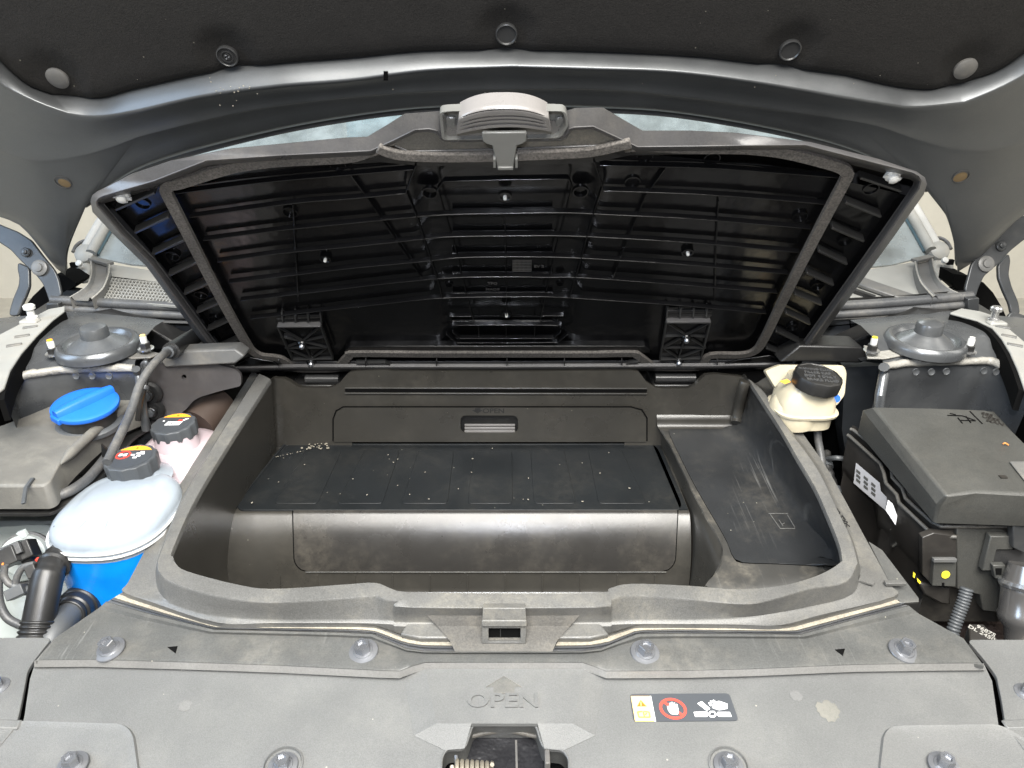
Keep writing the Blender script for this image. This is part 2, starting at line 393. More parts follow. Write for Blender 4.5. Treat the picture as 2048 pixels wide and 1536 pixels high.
# step box in front of the mat
ys, zs = .897, -.080
PROF = [(ys, zs - .0008)]; yq, zq = PROF[0]
for i in range(22):
    e_ = R(max(8, 49 - 34 * ((i + .5) * .0055 / .07) ** .9)); yq -= .0055 * math.sin(e_); zq -= .0055 * math.cos(e_); PROF.append((yq, zq))
PROF += [(yq - .004, zq - .004), (.66, zq - .006)]
def steprow(X):
    P = [(ys + .20, zs), (ys + .003, zs)] + PROF
    return [Vector((X, a, b)) for a, b in P]
st = M().loft([steprow(X) for X in (-.430, -.425, -.2, 0, .2, .2645)]); obj('step', st, m_tub, tub, smooth=60)
# removable front cover of the step, following the same curve 2 mm proud
def steppt(px, py, pr=.0018):
    # find point on step front surface under the pixel
    prof = steprow(0)[0:-1]; r = ray(px, py)
    for a, b in zip(prof, prof[1:]):
        for_t = None
        # intersect r (y,z) with segment a-b
        d = (b - a); den = r.y * d.z - r.z * d.y
        if abs(den) < 1e-9: continue
        t = ((a.y - C0.y) * d.z - (a.z - C0.z) * d.y) / den
        q = C0 + r * t; s = ((q.y - a.y) * d.y + (q.z - a.z) * d.z) / (d.y ** 2 + d.z ** 2)
        if -.02 <= s <= 1.02:
            n = Vector((0, d.z, -d.y)).normalized();  n = n if n.z > 0 else -n
            return q + n * pr
    return QY(ys - .05).at(px, py) + Vector((0, -pr, 0))
def steppanel(l, r_, bot, rad, pr, ysub=28):
    m = M(); rows = []
    for j in range(ysub + 1):
        y = 1021.5 + (bot - 1021.5) * j / ysub
        ins_ = 0
        if y > bot - rad: ins_ = rad - math.sqrt(max(0, rad * rad - (y - (bot - rad)) ** 2))
        la, ra = l + ins_ + (y - 1021) * .03, r_ - ins_ - (y - 1021) * .05
        rows.append([steppt(la + (ra - la) * i / 14, y, pr) for i in range(15)])
    m.loft(rows); bk = [[p + Vector((0, .002, 0)) for p in row] for row in rows]
    ring = [r[0] for r in rows] + rows[-1][1:] + [r[-1] for r in rows[::-1]][1:]
    ringb = [r[0] for r in bk] + bk[-1][1:] + [r[-1] for r in bk[::-1]][1:]
    m.loft([ring, ringb]); return m
obj('panel_gap', steppanel(584, 1357, 1144.5, 30, .0005), m_void, tub)
obj('step_cover', steppanel(587, 1354.5, 1141.5, 28, .0022), mat('step_cover_plastic', (.026, .0245, .0225), .29, spec=.5, grain=.15, gscale=1500, dust=.12, var=.08), tub, smooth=60)
ll = M().tube([steppt(612 + 16 * i, 1142.5, .0024) for i in range(46)], .0007, 6); obj('cover_edge', ll, m_rim, tub)
# vertical corner beads at the step ends
for X in (-.427,):
    b = M().tube([Vector((X, p_, q_)) for p_, q_ in PROF[1:-2]], .0045, 10); obj('corner_bead', b, m_tub, tub)
for k in range(11):                                     # shallow ribs low on the step
    px = 560 + k * 75
    r_ = M().strip([steppt(px, 1150, .0012), steppt(px, 1184, .0012)], .0016, .002, (0, -1, .4)); obj('floor_rib', r_, m_tub, tub)
# right shelf: blue-lit side wall, shelf, and the liner that climbs to the rim
zsf = [( .0)]
S = Pl((0, 1.09, -.040), (0, -.085, 1))                  # shelf plane
sl = [(1315, 854), (1327, 872), (1340, 892), (1362, 938), (1384, 985), (1412, 1039), (1430, 1068), (1443, 1095), (1447, 1112), (1443, 1134), (1431, 1154), (1408, 1173)]
slc = pc(sl, 4); se = [S.at(p[0], p[1], -.001) for p in slc]
# keep the wall from leaning the wrong way
base = [Vector((.2645, max(p.y, .70), -.207)) for p in se]
up = [Vector((.2645 + (p.x - .2645) * .5, p.y, p.z - .012)) for p in se]
rows = [base, mid(base, up, .5), mid(base, up, .9), up, mid(up, se, .6), se]
obj('well_side_wall', M().loft(rows), m_tub, tub, smooth=70)
cov = [(1336, 857), (1342, 877), (1365, 924), (1389, 971), (1421, 1027), (1440, 1059), (1455, 1087), (1461, 1104), (1468, 1117), (1483, 1126), (1561, 1129), (1620, 1132), (1649, 1133), (1677, 1126)]
cvc = dense([Vector((p[0], p[1], 0)) for p in pc(cov, 4)], 60)
cv = [S.at(p[0], p[1], .0) for p in cvc]
sl2 = dense([Vector((p[0], p[1], 0)) for p in (sl + [(1430, 1176), (1475, 1181), (1560, 1174), (1620, 1159), (1659, 1141), (1680, 1127)])], 60)
s2 = [S.at(p[0], p[1], -.001) for p in sl2]
lip = [p + Vector((-.0015, 0, .0015)) for p in s2]
obj('shelf_edge', M().loft([s2, mid(s2, cv, .12, .002), mid(s2, cv, .5, .0012), cv, offs(cv, (0, 0, -.003))]), mat('dusty_shelf_edge', (.035, .034, .031), .5, grain=.3, dust=.35, dscale=16, scratch=.4), tub, smooth=60)
# shelf back fillet
fb = [[(1312, 846 + q), (1330, 843 + q), (1400, 843 + q), (1470, 842 + q)] for q in (0, 4, 9)]
bk0 = QY(ry - .008).pts([(1314, 838), (1340, 838), (1400, 838), (1474, 838)])
bk1 = [p + Vector((0, -.003, -.005)) for p in bk0]; bk2 = [p + Vector((0, -.008, -.009)) for p in bk0]; bk3 = [p + Vector((0, -.018, -.0105)) for p in bk0]
bk4 = [S.at(p[0], p[1], .0008) for p in ((1320, 858), (1345, 858), (1400, 858), (1474, 857))]
frow = [[a_ * (1 - t_) ** 2 + Vector((a_.x, a_.y - .001, b_.z)) * 2 * t_ * (1 - t_) + b_ * t_ * t_ for a_, b_ in zip(bk0, [S.at(p[0], p[1], .0008) for p in ((1322, 862), (1345, 862), (1400, 862), (1474, 861))])] for t_ in [i_ / 10 for i_ in range(11)]]
obj('shelf_fillet', M().loft([[p + Vector((0, .006, .006)) for p in bk0]] + frow), m_tub, tub, smooth=80)
ret = M().loft([[Vector((.2645 + a, 1.10, z)) for a, z in ((0, -.08), (0, -.055), (.002, -.046), (.008, -.042))], [Vector((.2645 + a, 1.02, z)) for a, z in ((0, -.08), (0, -.058), (.002, -.05), (.008, -.0475))]])
cf_ = cat([T.at(1490, 762, .002), T.at(1486, 775, -.01), QY(ry - .012).at(1478, 810), QY(ry - .013).at(1474, 834), QY(ry - .020).at(1472, 846)], 5)
obj('corner_fillet', M().tube(cf_, .009, 14), m_tub, tub, smooth=80)
obj('shelf_return', ret, m_tub, tub, smooth=80)
bs = [(1655, 1112), (1643, 1081), (1610, 1050), (1593, 1030), (1561, 984), (1530, 950), (1499, 915), (1475, 880), (1462, 856)]
bsp = [S.at(p[0], p[1]) for p in pc(bs, 4)]; n = len(bsp)
tp = dense(i2[nl - 1:], n)
tp = [p + Vector((0, 0, -.002)) for p in tp]
def bez(a, b, c, t): return a * (1 - t) ** 2 + b * 2 * t * (1 - t) + c * t * t
rows = []
left = dense([cv[0], S.at(1355, 905), S.at(1389, 971), S.at(1440, 1059), S.at(1462, 1106), cv[-5]][::-1], n)
left = dense(cv[:46][::-1], n)
for t in (0, .3, .6, .85): rows.append(mid(left, bsp, t, .0012))
for t in (.0, .18, .36, .55, .75, 1):
    rows.append([bez(b, b.lerp(c, .5) + Vector((.020, 0, -.020)), c, .12 + .88 * t) for b, c in zip(bsp, tp)])
liner = M().loft(rows)
lastrow = dense(cv[45:], 20)
a = rows[0][0]
fr_t = dense([tp[0], tp[0]], 2)
obj('shelf_liner', liner, m_shelf, tub, smooth=70)
fl = M(); frc = cv[45:]; fi = [r[0] for r in rows]
fi = dense(fi, len(frc)); fl.loft([[p + Vector((0, 0, .0012)) for p in frc], mid(frc, fi, .5, .001), fi]); obj('shelf_liner_front', fl, m_shelf, tub, smooth=70)
# pictogram and small moulded lettering
bm_ = M()
for a, b in (((1537, 1027), (1576, 1027)), ((1560, 1057), (1590, 1057)), ((1540, 1028), (1560, 1056)), ((1575, 1030), (1590, 1055)), ((1558, 1040), (1566, 1052)), ((1563, 1049), (1569, 1046))):
    bm_.tube([S.at(*a, .0022), S.at(*b, .0022)], .0007, 6)
obj('book_symbol', bm_, m_rim, tub)
text('lettering', '>PP-T20<', m_black, tub, T.at(1680, 1032, -.001), frame(T.n, (.13, -1, 0)), .0095, .0004)
tk = M(); tk.prism(T.pts([(1722, 1150), (1750, 1164), (1746, 1172), (1716, 1163)], -.024), (0, 0, .002)); obj('mould_mark', tk, m_rim, tub)
# latch socket at the front centre
sk = M()
face = Pl(T.at(1008, 1216, 0) , (0, -1, .25))
fw = [T.pts([(850, 1226), (1164, 1226)], -.012), T.pts([(874, 1252), (1140, 1252)], -.024), G.pts([(900, 1282, .004), (1114, 1282, .004)]), G.pts([(911, 1305, .0), (1104, 1305, .0)])]
sk.loft([dense(r_, 12) for r_ in fw]); obj('latch_apron', sk, m_dirt, tub, smooth=20)
so = face.pts([(966, 1216), (1051, 1216), (1053, 1252), (1052, 1288), (964, 1288), (964, 1252)], .014)
sh = face.pts([(977, 1257), (1041, 1257), (1041, 1284), (977, 1284)], .014)
s_ = holed(so, sh, face.n * -.010); obj('latch_socket', s_, m_rim, tub, smooth=20, bev=.0008)
sb = M().prism([p - face.n * .0065 for p in sh], face.n * -.002); obj('socket_hole', sb, m_void, tub)  # black plate stands for the shade inside the socket
sr = M().prism(face.pts([(964, 1238), (1053, 1238), (1054, 1251), (963, 1251)], .0142), face.n * .003); obj('socket_ridge', sr, m_rim, tub, bev=.001)
sv = M().strip([face.at(1001, 1258, .009), face.at(1001, 1274, .009)], .001, .002, face.n); obj('socket_pin', sv, m_black, tub)
# hinge wells seen through the notches
for (x0, x1, y0, y1) in ((600, 690, 752, 775), (1298, 1402, 750, 776)):
    hw = M().box(QY(1.155).at((x0 + x1) / 2, (y0 + y1) / 2 + 2), .045, .035, .012); obj('hinge_seat', hw, m_black, tub, bev=.003)
    hw = M().tube([QY(1.125).at(x0 + 12, y0 + 6), QY(1.125).at(x1 - 12, y0 + 6)], .008, 12); obj('hinge_pin_barrel', hw, m_clip, tub)
# channel between tub flange and beam cover: step, packed dust, seal ridges
Fr = [(246, 1184), (300, 1203), (434, 1247), (700, 1247), (752, 1250), (800, 1268), (838, 1276), (897, 1277)]
G0 = [(212, 1205), (300, 1230), (427, 1261), (680, 1267), (745, 1270), (814, 1298), (850, 1303), (912, 1304)]
Frr = [(1788, 1194), (1700, 1218), (1576, 1251), (1348, 1248), (1275, 1249), (1220, 1266), (1180, 1276), (1119, 1277)]
G0r = [(1818, 1213), (1720, 1238), (1601, 1271), (1348, 1268), (1274, 1270), (1215, 1298), (1187, 1303), (1104, 1304)]
for A, B in ((Fr, G0), (Frr, G0r)):
    A_ = dense([Vector((p[0], p[1], 0)) for p in A], 40); B_ = dense([Vector((p[0], p[1], 0)) for p in B], 40)
    def row(t, h): return [T.at(a.x * (1 - t) + b.x * t, a.y * (1 - t) + b.y * t, h) for a, b in zip(A_, B_)]
    obj('flange_step', M().loft([row(0, -.028), row(.05, -.034), row(.30, -.035)]), m_dirt, tub, smooth=30)
    obj('dust_strip', M().loft([row(.22, -.0346), row(.30, -.034), row(.52, -.034), row(.58, -.036)]), m_dust, tub, smooth=30)
    obj('seal_ridge', M().loft([row(.56, -.037), row(.60, -.032), row(.70, -.0315), row(.73, -.037), row(.95, -.038)]), m_rubber, tub, smooth=30)
for pl_ in ([(818, 1240), (893, 1236), (899, 1240), (908, 1276), (840, 1276), (800, 1268)], [(1196, 1240), (1127, 1236), (1121, 1240), (1108, 1276), (1180, 1276), (1218, 1268)]):
    q = M().prism(T.pts(pl_, -.027), (0, .002, -.010)); obj('ledge_block', q, m_rim, tub, bev=.002)
# ------------------------------------------------------------------ rubber mat
mt = thing('floor_mat', 'dark blue-grey rubber mat with six raised panels lying on the tub step', 'mat', (-.07, 1.0, zs))
MZ = QZ(zs + .0026)
mo = MZ.pts(rnd([(467, 1020), (565, 886), (1312, 885), (1370, 1020)], 22, 5))
mm = M(); mm.prism([p + Vector((0, 0, -.0030)) for p in mo], (0, 0, .0030)); obj('base', mm, m_mat, mt, bev=.001)
ed = M(); eL = MZ.pts([(470, 1017), (492, 985), (566, 893), (580, 888), (600, 887), (800, 889), (1290, 888)]); ed.tube(cat(eL, 4), .0022, 8); obj('raised_edge', ed, m_mat, mt)
er_ = M().strip(MZ.pts([(1313, 890, .0), (1368, 1018, .0)]), .012, .003, (0, 0, 1)); o = obj('side_flap', er_, m_mat, mt)
for (a, b, c, d) in ((548, 635, 614, 684), (673, 765, 730, 800), (802, 895, 838, 908), (935, 1025, 948, 1024), (1068, 1152, 1061, 1128), (1197, 1293, 1176, 1243)):
    q = M().prism(QZ(zs + .0024).pts(rnd([(a, 1008), (b, 1008), (d, 901), (c, 901)], 8, 3)), (0, 0, .0012)); obj('raised_panel', q, m_mat, mt, bev=.0010)
db = M(); rr = random.Random(3)
for i in range(62):
    x, y = rr.uniform(500, 1340), rr.uniform(895, 1012)
    if i < 22: x, y = rr.uniform(600, 660), rr.uniform(883, 898)
    if i > 50: x, y = rr.uniform(550, 610), 0; y = 914 - (x - 550) * .22
    s = rr.uniform(.0003, .0008) * (1.7 if i < 22 else 1); p = QZ(zs + .0065).at(x, y)
    db.box(p, s * rr.uniform(1, 2.2), s, s * .5, Matrix.Rotation(rr.uniform(0, 3), 3, 'Z'))
tag(obj('crumb_debris', db, m_dust, kind='stuff'), 'pale crumbs and grit scattered on the rubber mat', 'debris')
# ================================================================== radiator cover
rc = thing('radiator_cover', 'wide grained grey radiator cover with embossed OPEN arrow, in front of the tub', 'cover', (0, .45, -.08))
lo = K.pts([(930, 1497), (946, 1447), (1071, 1447), (1086, 1496), (1125, 1499), (1138, 1516), (1140, 1640), (880, 1640), (883, 1516), (893, 1497)])
lor = rnd(lo, .006, 4)
outl = K.pts([(69, 1330), (1969, 1330), (1984, 1362), (1998, 1458), (2060, 1530), (2200, 1640), (-150, 1640), (0, 1508), (42, 1460), (49, 1432), (60, 1358)])
obj('panel', holed(outl, lor, (0, 0, -.004)), m_cover, rc, smooth=30)
lw = M().loft([lor, [p + Vector((0, .002, -.005)) for p in lor], [p + Vector((0, .004, -.025)) for p in lor]], closed=True); obj('opening_wall', lw, m_strip, rc, smooth=50)
el = M().tube(lor + [lor[0]], .0011, 6, cap=False); obj('opening_lip', el, m_cover, rc)
# centre field and the facets that fall towards the latch opening
def KP(L_): return K.pts(L_)
for sg_ in (1, -1):
    mx_ = lambda x: x if sg_ == 1 else 2018 - x
    V_ = KP([(mx_(808), 1350, .0), (mx_(850), 1338, .0055), (mx_(873), 1447, .0055), (mx_(828), 1471, .0006), (mx_(943), 1447, .0055), (mx_(929), 1497, .0012), (mx_(889), 1500, .0008)])
    obj('centre_facet', M().add(V_[:4], [(0, 1, 2, 3)]), m_cover, rc, smooth=15); obj('latch_facet', M().add([V_[3], V_[2], V_[4], V_[5], V_[6]], [(0, 1, 2, 3, 4)]), m_cover, rc, smooth=15)
    bk2_ = KP([(mx_(943), 1447, .0055), (mx_(929), 1497, .0012), (mx_(889), 1500, .0008), (mx_(943), 1447, -.01), (mx_(929), 1497, -.015), (mx_(889), 1500, -.015)]); obj('facet_edge', M().add(bk2_, [(0, 1, 4, 3), (1, 2, 5, 4)]), m_cover, rc, smooth=15)
obj('centre_field', M().prism(KP([(850, 1338, .0055), (1168, 1338, .0055), (1145, 1447, .0055), (873, 1447, .0055)]), (0, 0, -.004)), m_cover, rc, smooth=15)
KT = frame(K.n)
text('lettering', 'OPEN', m_cover, rc, K.at(1006, 1403, .0055), KT, .0225, .0017, sx=1.25)
aw = M().prism(K.pts([(1008, 1353), (1042, 1374), (1029, 1374), (1029, 1386), (987, 1386), (987, 1374), (973, 1374)], .0058), (0, 0, -.002)); obj('arrow_mark', aw, m_strip, rc)
ae = M(); [ae.tube([K.at(*a, .0060), K.at(*b, .0060)], .0006, 6) for a, b in (((972, 1374), (1008, 1352.5)), ((1008, 1352.5), (1043, 1374)), ((987, 1386), (1029, 1386)))]; obj('arrow_edge', ae, m_rim, rc)
# corner pads
for P, Q in (([(30, 1443), (245, 1449), (262, 1458), (272, 1474), (293, 1640), (-200, 1640), (-40, 1500)], None), ([(2004, 1450), (1790, 1453), (1772, 1458), (1762, 1474), (1745, 1640), (2250, 1640), (2080, 1500)], None)):
    lo_ = rnd(K.pts(P, -.0002), .012, 5); c = sum(lo_, Vector()) / len(lo_)
    hi_ = [p.lerp(c, .045) + Vector((0, -.004, -.006)) for p in lo_]; ou = [p + (p - c).normalized() * .001 + Vector((0, 0, .001)) for p in lo_]
    up_ = [p + Vector((0, 0, .0030)) - (p - c).normalized() * .0022 for p in lo_]; hi_ = [p + Vector((0, -.002, .0008)) - (p - c).normalized() * .0085 for p in lo_]
    q = M().loft([lo_, up_, hi_], closed=True); q.add(hi_, [tuple(range(len(hi_)))]); obj('corner_pad', q, m_cover, rc, smooth=20)
# wear spots
for x, y, s in ((1657, 1422, .012), (370, 1411, .007), (1592, 1391, .007), (1980, 1520, .006)):
    q = M(); P = []; rr = random.Random(int(x))
    for k in range(26):
        a = k / 26 * 6.283; r = s * rr.uniform(.75, 1.1); P.append(K.at(x, y, .0004) + KT @ Vector((r * math.cos(a), r * math.sin(a), 0)))
    q.prism(P, (0, 0, -.0003)); obj('wear_mark', q, mat('worn_plastic', (.155, .15, .13) if x == 1657 else (.13, .13, .127), .7, grain=.6, dust=.9, dscale=60, dcol=(.10, .10, .09)), rc)
# ------------------------------------------------------------------ bolts
def bolt_meshes():
    w = M().lathe([(.0135, -.001), (.0140, 0), (.0135, .0010), (.0095, .0016), (.0088, .0024), (.006, .0026)], (0, 0, 0), (0, 0, 1), 28)
    h = M(); r0, r1 = .0062, .0062
    hexr = lambda r, z: [Vector((r * math.cos(k * math.pi / 3), r * math.sin(k * math.pi / 3), z)) for k in range(6)]
    h.loft([hexr(.0074, .002), hexr(.0074, .0112), hexr(.0068, .0120), hexr(.0044, .0120), hexr(.0042, .0092)], closed=True, cap=True)
    wm_ = mesh('washer', w, m_washer, Vector()); hm = mesh('bolt', h, m_steel, Vector(), 0)
    return wm_, hm
WM, HM = bolt_meshes()
def bolt(parent, loc, n, s=1.0, spin=0, name='bolt'):
    rot = frame(n) @ Matrix.Rotation(spin, 3, 'Z')
    b = inst(name, HM, parent, loc, rot); b.scale = (s,) * 3
    ww = bpy.data.objects.new('washer', WM); sc.collection.objects.link(ww); ww.parent = b
    return b
for i, (x, y) in enumerate(((145, 1530), (566, 1532), (1457, 1531), (1888, 1531))):
    bolt(rc, K.at(x, y, .004 if i in (0, 3) else .001), K.n, 1.0, i * .4)
for x in (566, 1457):
    o = K.at(x, 1532, .0); q = M().lathe([(.018, .0), (.0186, .002), (.0172, .0028), (.0165, .0002)], o, K.n, 30); obj('bolt_surround', q, m_cover, rc)
# ------------------------------------------------------------------ warning sticker
sk = tag(thing('w', '', '', K.at(1367, 1415, .0005)), '', ''); sk.name = 'warning_sticker'
tag(sk, 'orange and black warning sticker with hand and fan symbols on the radiator cover', 'sticker')
def kp(px, h): return K.pts(px, h)
sc7 = lambda L_: [(1240 + a / 7.877, 1370 + b / 7.877) for a, b in L_]
q = M().prism(rnd(kp(sc7([(150, 140), (1720, 130), (1870, 560), (215, 575)]), .0010), .004, 4), (0, 0, -.0009)); obj('backing', q, m_sticker, sk)
q = M().prism(kp(sc7([(172, 175), (470, 175), (550, 570), (240, 570)]), .0013), (0, 0, -.0003)); obj('amber_field', q, m_amber, sk)
q = M().prism(kp(sc7([(470, 172), (488, 175), (566, 575), (545, 570)]), .00132), (0, 0, -.0003)); obj('divider', q, m_print, sk)
q = M(); q.prism(kp(sc7([(325, 235), (420, 335), (268, 335)]), .0016), (0, 0, -.0003)); obj('warning_triangle', q, m_brown, sk)
q = M(); q.prism(kp(sc7([(322, 265), (334, 265), (340, 322), (326, 322)]), .00185), (0, 0, -.0002)); obj('exclamation_mark', q, m_amber, sk)
q = M()
for a, b in (((275, 420), (300, 505)), ((300, 505), (475, 505)), ((475, 505), (455, 420)), ((275, 425), (350, 415)), ((380, 415), (450, 425)), ((365, 415), (385, 500)), ((420, 440), (400, 470))):
    q.strip(kp(sc7([a, b]), .0017), .0011, .0003, K.n)
obj('manual_symbol', q, mat('orange_line', (.75, .30, .03), .5), sk)
q = M(); ring = [(835 + 195 * math.cos(t * 6.283 / 36) + 20 * math.sin(t * 6.283 / 36), 372 + 148 * math.sin(t * 6.283 / 36) + 30 * math.cos(t * 6.283 / 36) * .6) for t in range(37)]
q.strip(kp(sc7(ring), .0016), .0026, .0003, K.n); q.strip(kp(sc7([(690, 265), (985, 475)]), .00155), .0026, .0003, K.n); obj('prohibition_ring', q, m_red, sk)
hand = [(805, 455), (760, 400), (742, 335), (765, 330), (785, 365), (780, 285), (795, 278), (812, 340), (808, 268), (828, 266), (840, 338), (846, 280), (864, 282), (866, 345), (885, 298), (902, 305), (915, 370), (925, 430), (905, 465)]
q = M().prism(kp(sc7(hand), .0020), (0, 0, -.0003)); obj('hand_symbol', q, m_print, sk)
q = M(); P = lambda l: q.prism(kp(sc7(l), .0017), (0, 0, -.0003))
P([(1220, 290), (1285, 255), (1420, 370), (1370, 405)]); P([(1160, 425), (1375, 420), (1395, 470), (1370, 498), (1185, 498)]); P([(1535, 425), (1730, 425), (1760, 497), (1560, 497), (1530, 465)])
P([(1450, 355), (1490, 265), (1560, 250), (1690, 295), (1695, 370), (1560, 395), (1500, 375)])
for a, b in (((1395, 285), (1450, 300)), ((1415, 320), (1450, 310)), ((1420, 258), (1490, 270)), ((1465, 240), (1500, 262))): q.strip(kp(sc7([a, b]), .0017), .0017, .0003, K.n)
ring = [(1455 + 55 * math.cos(t * 1.0472), 458 + 44 * math.sin(t * 1.0472)) for t in range(7)]; q.strip(kp(sc7(ring), .0017), .0016, .0003, K.n); obj('fan_and_hand_symbol', q, m_print, sk)
# ------------------------------------------------------------------ hood latch in the opening
hl = thing('hood_latch', 'dark greasy hood latch with a coil spring inside the radiator cover opening', 'latch', K.at(1010, 1530, -.06))
q = M().box(K.at(1010, 1470, -.045), .06, .012, .03); obj('back_plate', q, m_black, hl, bev=.002)
q = M().tube(cat([K.at(935, 1474, -.018), K.at(1008, 1462, -.018), K.at(1078, 1474, -.018)], 6), .0022, 8); obj('latch_lip', q, m_dirt, hl)
q = M().prism(K.pts([(930, 1470), (1080, 1470), (1090, 1560), (925, 1560)], -.026), (0, 0, -.003)); obj('latch_plate', q, mat('oily_steel', (.02, .02, .022), .25, metal=.3, wave=.5, wscale=40), hl)
q = M().strip(K.pts([(1032, 1480), (1034, 1550)], -.024), .002, .003, K.n); obj('plate_edge', q, m_clipg, hl)
sp0, sp1 = K.at(905, 1550, -.012), K.at(985, 1556, -.016)
ax = (sp1 - sp0).normalized(); pth = []
for k in range(8 * 14):
    a = k / 14 * 6.283; t = k / (8 * 14)
    u1 = Vector((0, 0, 1)); u2 = ax.cross(u1)
    pth.append(sp0.lerp(sp1, t) + (u1 * math.cos(a) + u2 * math.sin(a)) * .0125)
obj('spring', M().tube(pth, .0021, 6), mat('dusty_spring_steel', (.45, .41, .33), .4, metal=.7, dust=.6, dscale=60), hl)
q = M().tube([K.at(914, 1545, -.008), K.at(912, 1512, -.006)], .002, 8); obj('spring_post', q, m_steel, hl)
q = M().box(K.at(1094, 1525, -.012), .0025, .01, .012); obj('guide_tab', q, m_clipg, hl, bev=.001)
# ================================================================== beam cover strip
bc = thing('beam_cover', 'dusty black plastic trim strip with four washered bolts between tub and radiator cover', 'trim strip', (0, .57, -.04))
Tp = [(212, 1204), (300, 1229), (427, 1260), (680, 1266), (745, 1269), (780, 1284), (814, 1298), (850, 1303), (912, 1304), (1103, 1304), (1165, 1303), (1202, 1298), (1236, 1284), (1274, 1269), (1348, 1268), (1601, 1270), (1720, 1237), (1818, 1212)]
Bp = [(72, 1320), (180, 1319), (362, 1324), (560, 1331), (700, 1338), (760, 1341), (799, 1342), (826, 1332), (850, 1325), (1165, 1325), (1188, 1333), (1212, 1342), (1260, 1342), (1380, 1341), (1500, 1338), (1710, 1329), (1850, 1327), (1963, 1326)]
Tq, Bq = [Vector((p[0], p[1], 0)) for p in Tp], [Vector((p[0], p[1], 0)) for p in Bp]
def seg(A, n):
    o = []
    for a, b in zip(A, A[1:]): o += [a.lerp(b, k / n) for k in range(n)]
    return o + [A[-1]]
Tq, Bq = seg(Tq, 4), seg(Bq, 4)
def rowG(t, h): return [G.at(a.x * (1 - t) + b.x * t, a.y * (1 - t) + b.y * t, h) for a, b in zip(Tq, Bq)]
q = M()
q.loft([[G.at(a.x, a.y - 2, -.004) for a in Tq], [G.at(a.x, a.y - .5, .003) for a in Tq], rowG(.06, .003), rowG(.12, -.001), rowG(.25, .0), rowG(.6, .0004), rowG(.92, .0), rowG(.985, -.0006),
        [G.at(b.x - (3 if b.x < 400 else 0) + (5 if b.x > 1700 else 0), b.y + 4, -.003) for b in Bq], [G.at(b.x - (4 if b.x < 400 else 0) + (6 if b.x > 1700 else 0), b.y + 15, -.0135) for b in Bq], [G.at(b.x, b.y + 15, -.019) for b in Bq]])
obj('panel', q, m_strip, bc, smooth=35)
q = M().loft([[G.at(b.x - (3 if b.x < 400 else 0) + (5 if b.x > 1700 else 0), b.y + .8, -.0008) for b in Bq], [G.at(b.x - (4 if b.x < 400 else 0) + (6 if b.x > 1700 else 0), b.y + 14.5, -.0095) for b in Bq], [G.at(b.x - (4 if b.x < 400 else 0) + (6 if b.x > 1700 else 0), b.y + 15.5, -.016) for b in Bq]]); obj('front_lip', q, mat('lit_lip_plastic', (.20, .197, .188), .42, grain=.3, dust=.1, cg=.1), bc, smooth=25)  # lip lightened in its colour for the light it catches
for P in ([(109, 1278), (212, 1205), (300, 1230), (300, 1320), (72, 1320)],):
    pass
ends = M(); ends.prism(G.pts([(212, 1206), (109, 1277), (71, 1322), (200, 1300)], -.001), (0, 0, -.004)); obj('end_web', ends, m_strip, bc)
ends = M(); ends.prism(G.pts([(1818, 1214), (1822, 1219), (1927, 1277), (1968, 1332), (1830, 1300)], -.001), (0, 0, -.004)); obj('end_web', ends, m_strip, bc)
for i, (x, y) in enumerate(((220, 1299), (727, 1303), (1290, 1305), (1807, 1302))):
    bolt(bc, G.at(x, y, .0008), (G.n + Vector((0, -.12, 0)) + Vector(((x - 1010) / 6000., 0, 0))), 1.12, i * .5 + .2)
for x, y, d in ((345, 1300, 1), (1680, 1305, 1)):
    q = M().prism(G.pts([(x - 10, y - 6), (x + 10, y - 8), (x + 6, y + 6)], .0012), (0, 0, -.0006)); obj('moulded_triangle', q, m_void, bc)
# side covers
for P, lab, bx in (([(-200, 1275), (104, 1275), (108, 1279), (74, 1322), (62, 1342), (51, 1400), (44, 1432), (36, 1456), (-20, 1515), (-300, 1640)], 'grey plastic side cover at the left end of the radiator cover', (0, 1373)),
                   ([(2300, 1279), (1934, 1279), (1931, 1283), (1964, 1322), (1986, 1352), (1996, 1400), (2004, 1450), (2052, 1512), (2350, 1640)], 'grey plastic side cover at the right end of the radiator cover', (2048, 1385))):
    s_ = thing('side_cover', lab, 'cover', K.at(bx[0], 1400, -.02), 'side covers beside the radiator cover')
    P = [(x_ - 7, y_) if 0 < x_ < 900 else ((x_ + 7, y_) if 1200 < x_ < 2060 else (x_, y_)) for x_, y_ in P]
    pts = rnd(K.pts(P, .002), .004, 3); obj('panel', M().prism(pts, (0, 0, -.005)), m_cover, s_, bev=.0012)
    sgn = -1 if bx[0] == 0 else 1
    sl_ = M().strip(K.pts([(1024 + sgn * 1300, 1440), (1024 + sgn * 985, 1448)], .0035), .010, .003, K.n); obj('ridge', sl_, m_cover, s_, bev=.0015)
    bolt(s_, K.at(bx[0] + sgn * 4, bx[1], .002), K.n, .8)
    # dark joint below
q = M().prism(K.pts([(-300, 1290), (2350, 1290), (2350, 1660), (-300, 1660)], -.040), (0, 0, -.01)); tag(obj('underpanel', q, m_void), 'dark void panel seen through the joints below the radiator cover', 'panel')
